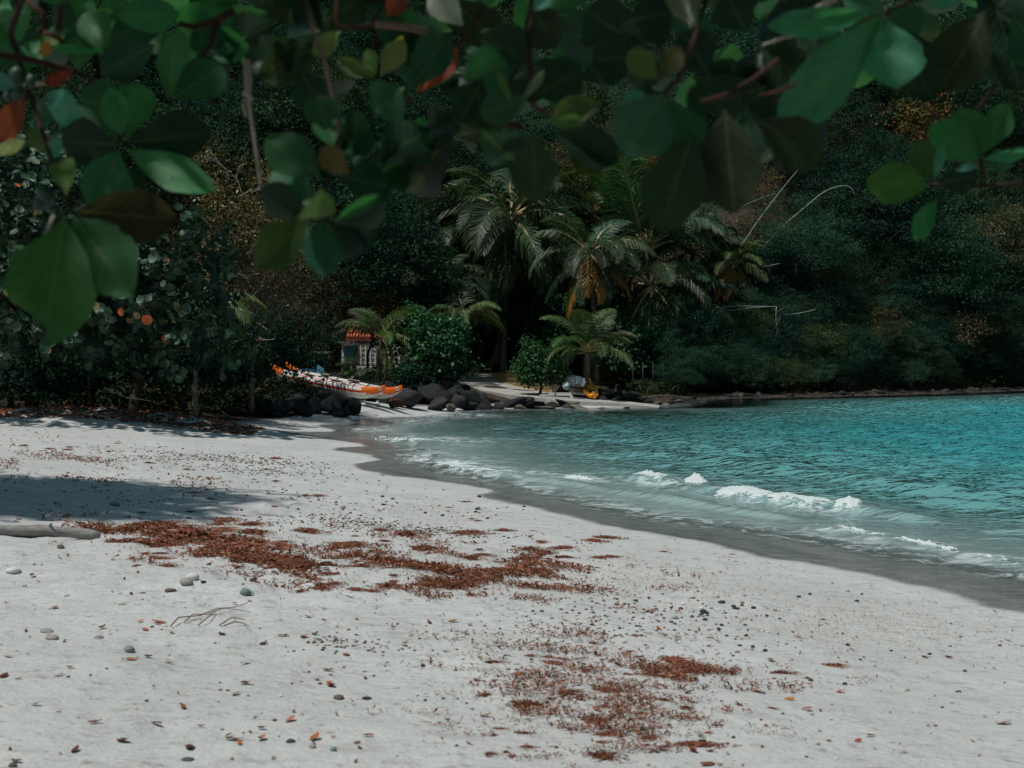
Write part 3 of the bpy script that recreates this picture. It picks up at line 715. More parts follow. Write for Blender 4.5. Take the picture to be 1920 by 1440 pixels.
def sea_grape(centre, R, base, n_all, n_single, seed, label, trunk_pts, keep=None):
    r = np.random.default_rng(seed); q = random.Random(seed)
    root = thing('sea_grape_tree', label, 'tree', base)
    B = np.array(base); C = np.array(centre) - B
    b = MB(); b.tube([Vector(p) - Vector(base) for p in trunk_pts], np.linspace(0.15, 0.09, len(trunk_pts)), 9, 0, 0.12)
    b.build('trunk', M_BARK, root)
    top = Vector(trunk_pts[-1]) - Vector(base)
    for k in range(9):
        e = Vector(C) + Vector((r.normal() * R[0] * .5, r.normal() * R[1] * .4, r.normal() * R[2] * .4)); b = MB()
        b.tube([top, top.lerp(e, .5) + Vector((0, 0, .3)), e], [0.06, 0.04, 0.015], 6, 0, .1); b.build('limb', M_BARK, root)
    # sprigs of four to seven leaves
    P = []; D = []; N = []; sp = 0
    while len(P) < n_all:
        d = unit(r.normal(size=3)); rad = r.uniform(0.8, 1.08) if r.uniform() < .7 else r.uniform(.3, .8)
        rad *= 1 + .25 * math.sin(d[0] * 4 + seed) * math.cos(d[2] * 5)
        c = C + d * rad * np.array(R)
        if c[2] + B[2] < h1(c[0] + B[0], c[1] + B[1]) + 1.0 + .5 * r.uniform(): continue
        ax = unit(d * .6 + r.normal(size=3) * .5 + np.array([0, 0, .35]))
        for k in range(r.integers(4, 8)):
            a = r.uniform(0, 6.28); s1 = unit(np.cross(ax, [0.3, .2, .9])); s2 = np.cross(ax, s1)
            dd = unit((s1 * math.cos(a) + s2 * math.sin(a)) + ax * r.uniform(-.2, .5)); P.append(c + ax * .06 * k); D.append(dd); N.append(unit(ax + dd * -.2 + r.normal(size=3) * .25))
    P = np.array(P); D = np.array(D); N = np.array(N); tint = np.clip(.5 + .22 * r.normal(size=len(P)), 0, .98)
    W = P + B; sz = 0.17 * r.uniform(.7, 1.25, len(P))
    pxs = 960 + FPX * W[:, 0] / W[:, 1]; pys = 640 - FPX * (W[:, 2] - CAM_Z) / W[:, 1]
    # the leaves that show largest: in the picture and on the near side
    score = -(W[:, 1] - B[1]) + 0.5 * r.uniform(size=len(P)); score[(pxs < 5) | (pxs > 470) | (pys < 200) | (pys > 740)] = -99
    order = np.argsort(-score); one = set(order[:n_single].tolist())
    gcol = [(0.022, 0.055, 0.034), (0.036, 0.078, 0.048), (0.015, 0.04, 0.027), (0.07, 0.115, 0.075)]
    for i in order[:n_single]:
        y_ = Vector(D[i]); z_ = Vector(N[i]); x_ = y_.cross(z_).normalized(); z_ = x_.cross(y_)
        col = gcol[q.randrange(4)]
        if q.random() < 0.05: col = (0.62, 0.13, 0.03)
        elif q.random() < 0.05: col = (0.26, 0.20, 0.08)
        o = new_obj('leaf', RL_ME[q.randrange(4)], root, P[i], col)
        o.rotation_euler = Matrix((x_, y_, z_)).transposed().to_euler(); o.scale = (sz[i],) * 3
    rest = np.array([i for i in range(len(P)) if i not in one]); Vs = []; Fs = []; Ts = []; c = 0
    for i in rest:
        V, F = RL[i % 4]; x_ = unit(np.cross(D[i], N[i])); z_ = np.cross(x_, D[i])
        Vs.append(P[i] + (V[:, :1] * x_ + V[:, 1:2] * D[i] + V[:, 2:] * z_) * sz[i]); Fs.append(F + c); c += len(V); Ts.append(np.full(len(V), tint[i]))
    o = new_obj('crown', np_mesh('crown', np.concatenate(Vs), np.concatenate(Fs), M_GRAPE, smooth=True, attrs={'tint': np.concatenate(Ts)}), root, None, (1, 1, 1)); o['kind'] = 'stuff'
    return root
tb = gp(252, 781)
sea_grape(at(270, 560, 28.4), (1.75, 1.5, 1.65), tb, 2600, 160, 71, 'sea grape tree with round leaves and a leaning dark trunk on the sand', [tb + Vector((0, 0, -.1)), tb + Vector((-.02, .1, .4)), tb + Vector((0.05, .3, 1.0)), tb + Vector((.05, .6, 1.7))])
tb2 = gp(60, 768)
sea_grape(at(40, 520, 28.2), (1.7, 1.5, 2.5), tb2, 2600, 110, 72, 'sea grape tree at the left edge, its round leaves in deep shade', [tb2 + Vector((0, 0, -.1)), tb2 + Vector((-.1, .1, .5)), tb2 + Vector((-.2, .3, 1.2)), tb2 + Vector((-.1, .5, 2))])
# the tree that shades the sand on the left, mostly beyond the picture
tb3 = Vector((-11.3, 13.2, h1(-11.3, 13.2)))
root = thing('shade_tree', 'broad tree beyond the left edge, shading the sand by the driftwood log', 'tree', tb3)
new_obj('trunk', limb_mesh('trunk', 240, 8.0, 0.22, M_BARK, 2.2, 7), root)
new_obj('crown', crown_mesh('crown', 140, M_LEAF, (2.9, 2.3, 1.1), 420, 40, .32, (.26, .15)), root, (2.2, 0.5, 6.6), (1, 1, 1))

# ---- brown twiggy tree, dark trees and shrubs on the flat
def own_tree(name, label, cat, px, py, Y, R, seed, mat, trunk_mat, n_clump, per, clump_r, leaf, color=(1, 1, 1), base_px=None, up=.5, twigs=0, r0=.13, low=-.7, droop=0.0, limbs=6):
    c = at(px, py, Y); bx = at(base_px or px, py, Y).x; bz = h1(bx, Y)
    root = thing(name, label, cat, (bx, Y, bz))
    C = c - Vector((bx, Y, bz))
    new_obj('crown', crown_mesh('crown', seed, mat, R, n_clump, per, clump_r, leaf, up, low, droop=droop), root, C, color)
    b = limb_mesh('trunk', seed + 1, max(C.z * 1.25, .5), r0, trunk_mat, R[0] * .75, limbs, twigs)
    new_obj('trunk', b, root)
    return root
o = own_tree('dry_tree', 'brown dry tree with bleached twigs behind the sea grape', 'tree', 468, 470, 36.0, (1.75, 1.6, 2.5), 401, M_LEAF_DRY, M_BARK_PALE, 330, 40, .26, (.105, .045), r0=.07, twigs=7, limbs=14)
qt = random.Random(5)
for k in range(16):
    c_ = at(qt.uniform(400, 520), qt.uniform(310, 640), 34.6 + qt.uniform(0, .5)); b = MB()
    def tw_(p0, d0, L, lev):
        p1 = p0 + d0 * L * .5 + Vector((qt.uniform(-.03, .03), 0, qt.uniform(-.03, .03))); p2 = p1 + (d0 + Vector((qt.uniform(-.5, .5), qt.uniform(-.3, .3), qt.uniform(-.4, .4)))).normalized() * L * .5
        b.tube([p0, p1, p2], [.011 / (1 + lev), .009 / (1 + lev), .005 / (1 + lev)], 4, 0, .15, False)
        if lev < 2:
            for _ in range(3): tw_(p1.lerp(p2, qt.random()), (d0 + Vector((qt.uniform(-1, 1), qt.uniform(-.5, .5), qt.uniform(-.7, .9)))).normalized(), L * .6, lev + 1)
    tw_(Vector(), Vector((qt.uniform(-1, 1), qt.uniform(-.3, .3), qt.uniform(-.2, 1))).normalized(), .42, 0)
    b.build('twig', M_TWIG, o, True, c_ - o.location)
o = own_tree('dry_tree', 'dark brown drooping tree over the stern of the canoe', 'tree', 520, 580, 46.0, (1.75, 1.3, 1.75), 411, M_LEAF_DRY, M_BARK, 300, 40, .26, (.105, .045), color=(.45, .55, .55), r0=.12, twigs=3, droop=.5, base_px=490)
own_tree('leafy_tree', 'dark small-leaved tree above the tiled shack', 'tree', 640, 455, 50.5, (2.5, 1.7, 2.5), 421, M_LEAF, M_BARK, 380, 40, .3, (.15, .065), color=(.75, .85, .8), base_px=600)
own_tree('leafy_tree', 'grey-green tree just left of the palms', 'tree', 735, 430, 54, (1.7, 1.7, 2.4), 431, M_LEAF, M_BARK, 300, 36, .3, (.17, .075), color=(1.2, 1.15, 1.1), base_px=735)
own_tree('flowering_shrub', 'shrub with small pink-orange blossoms over the shack roof', 'shrub', 690, 582, 52, (1.1, .8, .6), 441, mat_foliage('blossom_leaves', [(0, (.014, .04, .02)), (.5, (.03, .06, .025)), (.62, (.05, .07, .03)), (.7, (.42, .12, .07)), (1, (.55, .22, .14))], .6, .2, .3), M_BARK, 120, 26, .22, (.13, .08), r0=.05)
own_tree('leafy_shrub', 'glossy green shrub growing among the boulders beside the ramp', 'shrub', 822, 654, 46.0, (.88, .8, 1.22), 451, M_SHRUB, M_BARK, 260, 30, .17, (.15, .095), r0=.06, up=.7)
own_tree('leafy_shrub', 'green shrub between the dry grass and the young palm', 'shrub', 1012, 690, 47.8, (.66, .6, .82), 461, M_SHRUB, M_BARK, 170, 28, .15, (.12, .075), color=(1, .95, .85), r0=.05, up=.7)
own_tree('broadleaf_tree', 'broad-leaved tree with twin trunks at the end of the path', 'tree', 955, 592, 62.0, (2.9, 1.7, .85), 471, M_SHRUB, M_BARK, 300, 30, .26, (.22, .15), color=(.6, .7, .7), base_px=925, r0=.12, low=-.9)
own_tree('broadleaf_tree', 'dark broad-leaved tree behind the young palm by the ramp', 'tree', 1130, 605, 59.0, (2.2, 1.6, 1.2), 481, M_SHRUB, M_BARK, 260, 30, .26, (.20, .14), color=(.75, .85, .85), r0=.1)
own_tree('broadleaf_tree', 'low dark green tree right of the young palm by the ramp', 'tree', 1180, 660, 55.0, (1.3, 1.0, 1.0), 485, M_SHRUB, M_BARK, 170, 28, .24, (.17, .11), color=(.6, .72, .72), r0=.08)
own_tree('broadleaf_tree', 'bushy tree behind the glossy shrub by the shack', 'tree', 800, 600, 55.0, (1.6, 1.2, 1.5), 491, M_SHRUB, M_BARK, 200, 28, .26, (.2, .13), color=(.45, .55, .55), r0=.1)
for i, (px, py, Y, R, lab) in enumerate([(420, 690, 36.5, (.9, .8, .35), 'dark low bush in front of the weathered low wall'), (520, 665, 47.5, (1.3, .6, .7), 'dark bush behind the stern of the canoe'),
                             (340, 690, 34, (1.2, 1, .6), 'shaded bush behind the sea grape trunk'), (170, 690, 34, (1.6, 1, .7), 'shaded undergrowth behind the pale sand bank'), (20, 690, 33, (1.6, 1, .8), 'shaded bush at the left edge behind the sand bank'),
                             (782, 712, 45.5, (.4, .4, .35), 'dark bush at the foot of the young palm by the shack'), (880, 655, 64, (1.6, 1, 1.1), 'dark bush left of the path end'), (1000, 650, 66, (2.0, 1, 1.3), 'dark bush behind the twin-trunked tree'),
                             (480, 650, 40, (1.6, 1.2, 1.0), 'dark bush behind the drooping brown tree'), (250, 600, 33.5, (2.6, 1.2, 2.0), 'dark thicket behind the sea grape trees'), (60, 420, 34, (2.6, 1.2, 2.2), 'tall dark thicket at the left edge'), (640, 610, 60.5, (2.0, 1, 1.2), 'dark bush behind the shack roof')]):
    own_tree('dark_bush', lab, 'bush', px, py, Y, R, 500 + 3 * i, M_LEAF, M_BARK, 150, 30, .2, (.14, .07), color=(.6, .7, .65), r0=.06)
# thickets closing the gap at the foot of the slope
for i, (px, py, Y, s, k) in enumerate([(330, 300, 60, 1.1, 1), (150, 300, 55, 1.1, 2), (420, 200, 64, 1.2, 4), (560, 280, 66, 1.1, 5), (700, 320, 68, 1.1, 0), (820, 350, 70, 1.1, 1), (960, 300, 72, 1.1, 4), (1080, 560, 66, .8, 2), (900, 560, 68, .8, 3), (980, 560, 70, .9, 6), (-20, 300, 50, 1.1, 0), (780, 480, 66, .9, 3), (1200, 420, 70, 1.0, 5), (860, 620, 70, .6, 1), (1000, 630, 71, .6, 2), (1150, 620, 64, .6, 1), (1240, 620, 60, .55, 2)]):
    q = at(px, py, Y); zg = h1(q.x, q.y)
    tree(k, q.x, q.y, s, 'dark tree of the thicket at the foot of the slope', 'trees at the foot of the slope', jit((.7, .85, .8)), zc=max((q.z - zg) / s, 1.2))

# ================================================================== boat ramp, shack, wall, canoe, kayak and other things
t = NT('concrete'); p = t.pos()
c1 = t.noise(p, 1.2, 6, .65); c2 = t.noise(p, 9, 5, .6)
M_CONC = t.done(t.principled(t.mix(t.mapr(c2, .4, .7, 0, .6), t.mix(t.mapr(c1, .3, .7), (.32, .30, .275), (.46, .435, .405)), (.22, .20, .18)), .9, .15, t.bump(c2, .6, .03)))
def slab(name, edge_l, edge_r, thick, mat, label, kind=None, cat=None):
    """a paved strip between two edges given as (x, y, z) points"""
    b = MB(); n = len(edge_l); V = []
    for (a, c) in zip(edge_l, edge_r):
        a = Vector(a); c = Vector(c)
        for k in range(5): V.append(a.lerp(c, k / 4) + Vector((0, 0, random.uniform(-.006, .006))))
        for k in range(5): V.append(a.lerp(c, k / 4) - Vector((0, 0, thick)))
    F = []
    for i in range(n - 1):
        o = i * 10
        for k in range(4):
            F.append((o + k, o + k + 1, o + 11 + k, o + 10 + k)); F.append((o + 5 + k, o + 15 + k, o + 16 + k, o + 6 + k))
        F.append((o, o + 10, o + 15, o + 5)); F.append((o + 4, o + 9, o + 19, o + 14))
    F.append((0, 5, 6, 7, 8, 9, 4, 3, 2, 1)); e = (n - 1) * 10; F.append((e, e + 1, e + 2, e + 3, e + 4, e + 9, e + 8, e + 7, e + 6, e + 5))
    b.add(V, F); o = b.build(name, mat, None, False)
    return tag(o, label, cat, None, kind)
def zat(px, py, Y): v = at(px, py, Y); return (v.x, v.y, v.z)
ramp_near = [zat(1235, 764, 44.8), zat(1170, 757, 45.3), zat(1050, 750, 45.8), zat(960, 741, 47), zat(900, 731, 49.5), zat(862, 716, 53), zat(845, 703, 58), zat(838, 694, 63), zat(836, 690, 67)]
ramp_far = [zat(1238, 760, 45.9), zat(1180, 753, 46.6), zat(1085, 745, 47.6), zat(1015, 734, 49.6), zat(955, 722, 52.5), zat(925, 711, 56), zat(922, 702, 60), zat(930, 694, 64.5), zat(934, 690, 68)]
slab('boat_ramp', ramp_near, ramp_far, .28, M_CONC, 'sloping grey concrete boat ramp running down to the water', cat='ramp')
t = NT('dry_grass_soil'); p = t.pos(); g1 = t.noise(p, 5, 6, .7)
M_DRYG = t.done(t.principled(t.mix(t.mapr(g1, .35, .65), (.24, .165, .085), (.5, .38, .23)), .95, .1, t.bump(g1, .8, .05)))
# dry grass beside the ramp: turf mound with blades
def mound(name, pts_px, Y0, Y1, hgt, mat, seed, parent=None):
    r = np.random.default_rng(seed)
    return None
def blades(name, n, sampler, h, w, mat, seed, lean=.35, label=None, parent=None, tint_mu=.5):
    r = np.random.default_rng(seed); Vs = []; T = []
    P = np.array([sampler(r) for _ in range(n)])
    a = r.uniform(0, 6.283, n); hh = h * r.uniform(.5, 1.2, n); ln = lean * r.uniform(.2, 1.2, n)
    d = np.stack([np.cos(a), np.sin(a), np.zeros(n)], -1); s = np.stack([-np.sin(a), np.cos(a), np.zeros(n)], -1) * (w * r.uniform(.6, 1.3, n))[:, None]
    up = np.array([0, 0, 1.0])
    m = P + up * (hh * .6)[:, None] + d * (hh * ln * .4)[:, None]; tp = P + up * (hh * (1 - ln * .35))[:, None] + d * (hh * ln)[:, None]
    V = np.stack([P - s, P + s, m + s * .7, m - s * .7, tp], 1).reshape(-1, 3)
    i = np.arange(n)[:, None] * 5
    F = np.concatenate([i + [0, 1, 2], i + [0, 2, 3], i + [3, 2, 4]], 0)
    me = np_mesh(name, V, F, mat, attrs={'tint': np.repeat(np.clip(tint_mu + .2 * r.normal(size=n), 0, 1), 5)})
    o = new_obj(name, me, parent, None, (1, 1, 1)); o['kind'] = 'stuff'
    if label and not parent: o['label'] = label
    return o
M_GRASS_DRY = mat_foliage('dry_grass', [(0, (.16, .11, .055)), (.5, (.36, .26, .14)), (1, (.52, .41, .26))], .8, .15, .2)
M_GRASS = mat_foliage('green_grass', [(0, (.015, .045, .018)), (.5, (.03, .085, .03)), (1, (.06, .13, .05))], .6, .25, .25)
gl_ = [Vector(v) for v in ramp_far[3:7]]
gr_ = [Vector(zat(1035, 735, 49.3)), Vector(zat(1015, 722, 53)), Vector(zat(1005, 708, 57)), Vector(zat(985, 700, 61))]
slab('grass_verge', [v + Vector((-.1, 0, .02)) for v in gl_], [v + Vector((0, 0, .05)) for v in gr_], .25, M_DRYG, 'patch of straw-coloured dry ground beside the ramp', 'structure')
def verge(r):
    u_, v_ = r.uniform(0, 2.999), r.uniform(); i = int(u_); f = u_ - i
    a = gl_[i].lerp(gl_[i + 1], f); c = gr_[i].lerp(gr_[i + 1], f); q = a.lerp(c, v_); return (q.x, q.y, q.z + .02 + .03 * v_)
blades('dry_grass', 5200, verge, .09, .012, M_GRASS_DRY, 601, label='short straw-coloured grass beside the ramp')
def tuft(px, py, rx, ry, n, h, seed, label, mat=None, name='grass_tuft'):
    c = gp(px, py)
    def smp(r):
        a = r.uniform(0, 6.283); q = math.sqrt(r.uniform()); x = math.cos(a) * q * rx; y = math.sin(a) * q * ry
        return (x, y, h1(c.x + x, c.y + y) - c.z - .02 + .12 * (1 - q))
    o = blades(name, n, smp, h, .012, mat or M_GRASS, seed); o.location = c; o['kind'] = 'thing'
    return tag(o, label, 'grass')
tuft(388, 757, .36, .5, 1500, .22, 611, 'rounded tuft of green grass on the sand behind the sea grape')
tuft(215, 752, .55, .5, 1600, .16, 612, 'spreading patch of green grass left of the leaning trunk')
tuft(330, 770, .45, .8, 900, .13, 613, 'thin tuft of dry grass right of the leaning trunk', M_GRASS_DRY)
tuft(300, 748, .4, .6, 900, .16, 614, 'mixed green grass behind the leaning trunk')
# undergrowth carpet below the trees
_ug = []
def under(r):
    while True:
        x = r.uniform(-14, 24); y = r.uniform(30, 72)
        lim = np.interp(x, [-14, -10, -8, -6.6, -5.6, -4.6, -2.2, 0, 5, 7, 12, 18, 24], [34, 34, 34, 36, 40, 44.5, 46.5, 68, 51, 54.5, 56.3, 59.8, 64])
        if lim < y < lim + 12 and not (-3.2 < x < 3.2 and y > 46): return (x, y, 0)
r_ = np.random.default_rng(620); PU = np.array([under(r_) for _ in range(9000)]); PU[:, 2] = H(PU[:, 0], PU[:, 1])
nn = 5; CU = np.repeat(PU, nn, 0) + r_.normal(size=(9000 * nn, 3)) * [.12, .12, .0] + np.stack([np.zeros(9000 * nn), np.zeros(9000 * nn), r_.uniform(.02, .55, 9000 * nn)], -1)
V, F = leaf_quads(CU, unit(r_.normal(size=CU.shape) * [1, 1, .5] + [0, 0, .4]), unit(r_.normal(size=CU.shape) * .5 + [0, 0, 1]), .24 * r_.uniform(.5, 1.3, len(CU)), .07 * r_.uniform(.6, 1.3, len(CU)))
o = new_obj('undergrowth', np_mesh('undergrowth', V, F, mat_foliage('undergrowth_leaves', [(0, (.012, .028, .014)), (.5, (.026, .045, .02)), (.8, (.06, .055, .025)), (1, (.12, .075, .035))], .7, .15, .2), attrs={'tint': np.repeat(np.clip(.45 + .25 * r_.normal(size=len(CU)), 0, 1), 4)}), None, None, (1, 1, 1))
tag(o, 'dark weedy undergrowth below the trees', kind='stuff')

# ---- boulders
M_ROCK = mat_tint('boulder_rock', .8, .45, 3.0, .9, .25, .06)
def rock_mesh(seed, ang=1.0, V0=None):
    r = np.random.default_rng(seed); V, F = ICO3
    V = V.copy() * (1 + .10 * np.sin(V @ (r.normal(size=3) * 2.5))[:, None])
    for _ in range(13):   # knock flat faces off it
        n = unit(r.normal(size=3)); k = r.uniform(.50, .82); d = V @ n - k; V -= np.where(d > 0, d * ang, 0)[:, None] * n
    V *= 1 + .012 * r.normal(size=(len(V), 1))
    return np_mesh('boulder', V, F, M_ROCK, smooth=False)
ROCKS = [rock_mesh(700 + k) for k in range(8)]; ROUND = [rock_mesh(720 + k, .85) for k in range(5)]
for m in ROUND: m.polygons.foreach_set('use_smooth', [True] * len(m.polygons))
DARK = (.022, .023, .025); GREY = (.04, .04, .041); TAN = (.16, .14, .10); BROWN = (.10, .055, .035)
def boulder(px, py, Y, w, h, col, label, group=None, seed=0, rnd=False, depth=None):
    """px, py: the middle of the visible face; w, h: its size in pixels"""
    q = random.Random(seed * 7 + 3); c = at(px, py, Y); k = Y / FPX
    e_ = q.uniform(.7, 1.35); o = new_obj('boulder', q.choice(ROCKS), None, c, tuple(v * e_ for v in col))
    o.scale = (w * k * .62 * q.uniform(.85, 1.15), (depth or max(w, h) * k * .55), h * k * .58 * q.uniform(.75, 1.05)); o.rotation_euler = (q.uniform(-.35, .35), q.uniform(-.45, .45), q.uniform(-.6, .6) + (math.pi if q.random() < .5 else 0))
    zg = h1(c.x, c.y); half = o.scale[2]; top = c.z + half
    if c.z - half > zg - .04:      # rests on the ground
        half = min((top - zg + .06) / 2, half * 1.7); o.scale[2] = half; o.location.z = top - half
        if top - 2 * half > zg - .02: o.location.z = zg - .04 + half
    return tag(o, label, 'boulder', group)
G1 = 'dark boulders below the canoe'; L1 = 'dark angular boulder of the heap below the canoe'
boulder(768, 748, 41.6, 56, 50, GREY, 'large grey boulder right of the canoe bows, facing the beach', None, 1, True)
boulder(823, 757, 42.4, 46, 28, GREY, 'low flat-topped grey boulder at the water near the canoe', None, 2, True)
boulder(845, 762, 42.2, 22, 20, TAN, 'small pale tan boulder at the water line below the shrub', None, 3, True)
boulder(740, 753, 40.8, 26, 26, BROWN, 'rust-brown stone under the canoe bow', None, 4)
boulder(640, 748, 38.4, 46, 24, DARK, 'black boulder standing in front of the canoe hull', None, 5)
boulder(662, 753, 38.2, 34, 26, DARK, 'black pointed boulder right below the canoe hull', None, 6)
boulder(620, 752, 38.0, 46, 26, DARK, 'broad black boulder at the foot of the heap below the canoe', None, 7)
q = random.Random(8)
for i, (px, py, Y, w, h) in enumerate([(590, 752, 38, 46, 26), (560, 756, 37.6, 42, 24), (530, 758, 37.2, 44, 24), (500, 760, 36.8, 40, 20), (480, 757, 37, 34, 22), (545, 742, 39, 50, 22), (510, 745, 38.6, 48, 20), (600, 738, 40, 40, 20), (570, 738, 40.4, 36, 18), (640, 758, 37.6, 30, 14), (470, 764, 36, 30, 12), (520, 766, 36.4, 24, 9), (575, 766, 37, 22, 9)]):
    boulder(px, py, Y, w, h, DARK, L1, G1, 20 + i)
G2 = 'boulders of the bank left of the ramp'; L2 = 'dark boulder of the bank between shrub and ramp'
for i, (px, py, Y, w, h) in enumerate([(862, 752, 43.2, 30, 34), (884, 742, 44.6, 44, 36), (850, 735, 45, 46, 30), (812, 735, 44.6, 40, 26), (790, 728, 45, 34, 24), (905, 752, 44.8, 36, 28), (775, 722, 45.5, 30, 20), (730, 722, 45.5, 40, 22), (690, 716, 46, 36, 18), (878, 760, 43.4, 28, 20), (830, 742, 44, 34, 24), (700, 735, 44, 34, 26), (725, 745, 43, 36, 26), (870, 722, 47, 30, 18), (760, 735, 43.6, 30, 24)]):
    boulder(px, py, Y, w, h, DARK if i % 3 else GREY, L2, G2, 40 + i, i % 2 == 0)
G3 = 'boulders along the foot of the ramp'; L3 = 'wave-washed boulder at the foot of the ramp wall'
for i, (px, py, Y, w, h) in enumerate([(912, 764, 43.9, 30, 18), (935, 763, 44.1, 28, 18), (958, 755, 44.8, 44, 22), (975, 765, 44.2, 30, 14), (1000, 762, 44.5, 40, 18), (1035, 760, 44.9, 36, 16), (1020, 767, 44.3, 44, 11), (1065, 763, 44.8, 36, 13), (1090, 766, 44.7, 40, 12), (1130, 767, 44.8, 36, 9), (985, 752, 45.4, 40, 18), (890, 766, 43.7, 26, 14), (1060, 757, 45.3, 44, 12), (1170, 767, 44.9, 26, 7)]):
    boulder(px, py, Y, w, h, (TAN if i in (3, 6, 8) else GREY if i % 2 else DARK), L3, G3, 60 + i, True)
G4 = 'boulders right of the kayak'; L4 = 'dark boulder of the pile right of the yellow kayak'
for i, (px, py, Y, w, h) in enumerate([(1140, 735, 48, 34, 22), (1160, 740, 47.8, 32, 24), (1182, 742, 47.6, 34, 26), (1130, 746, 47, 24, 12), (1150, 750, 46.8, 26, 12), (1195, 748, 47.4, 22, 14), (1210, 752, 47.8, 28, 14), (1120, 728, 48.6, 24, 14), (1055, 728, 48.6, 26, 16), (1085, 730, 48.6, 26, 14)]):
    boulder(px, py, Y, w, h, DARK if i % 2 else (.05, .045, .045), L4, G4, 80 + i, i % 2 == 1)
boulder(1232, 757, 46.6, 24, 9, TAN, 'flat tan stone at the tip of the ramp', None, 99, True)
q = random.Random(90)
for i in range(110):
    s = q.random(); x = 5.2 + 20 * s; ysh = float(np.interp(x, [4.9, 5.6, 6.9, 10, 13.5, 18, 23, 34], [45.9, 48.6, 52.4, 54, 55.6, 58.5, 62.5, 68])) + q.uniform(-.1, 1.3)
    o = new_obj('shore_stone', q.choice(ROUND + ROCKS), None, (x, ysh, h1(x, ysh) + .02), (lambda e_, c_: tuple(v * e_ for v in c_))(q.uniform(.6, 1.6), q.choice([GREY, DARK, DARK, DARK, (.09, .08, .065), (.04, .036, .03)])))
    e = q.uniform(.05, .22); o.scale = (e * 1.3, e, e * .7); o.rotation_euler = (0, 0, q.uniform(0, 6))
    tag(o, 'stone of the rocky strip along the far shore', 'stone', 'stones along the far shore')

# ---- double canoe on the rocks
M_WHITE = mat_plain('white_gelcoat', (.72, .72, .69), .35, .08, 3, .1, .4, .004)
M_ORANGE = mat_plain('orange_paint', (.72, .14, .018), .35, .1, 3, .1, .4, .004)
M_RED = mat_plain('red_paint', (.62, .055, .025), .4, .12, 3, .1, .35, .004)
M_BLACK = mat_plain('black_rubber', (.02, .02, .022), .5, .1, 5, .1, .3, .004)
M_BLUE = mat_plain('blue_strap', (.05, .16, .33), .6, .15, 5, .2, .3, .004)
bow1 = at(722, 735, 39.4); st1 = at(506, 690, 43.4)
AX = Vector((st1.x - bow1.x, st1.y - bow1.y, 0)); CL = AX.length; AX.normalize(); PERP = Vector((AX.y, -AX.x, 0))
if PERP.x < 0: PERP = -PERP
slope = (st1.z - bow1.z) / CL
can_base = Vector((bow1.x + AX.x * 1.4, bow1.y + AX.y * 1.4, h1(bow1.x + AX.x * 1.4, bow1.y + AX.y * 1.4)))
canoe = thing('double_canoe', 'orange and white double-hulled canoe with red deck stripes lying on the rocks', 'canoe', can_base)
def cpt(s, lat, z): return Vector((bow1.x, bow1.y, bow1.z)) + AX * s + PERP * lat + Vector((0, 0, slope * s + z)) - can_base
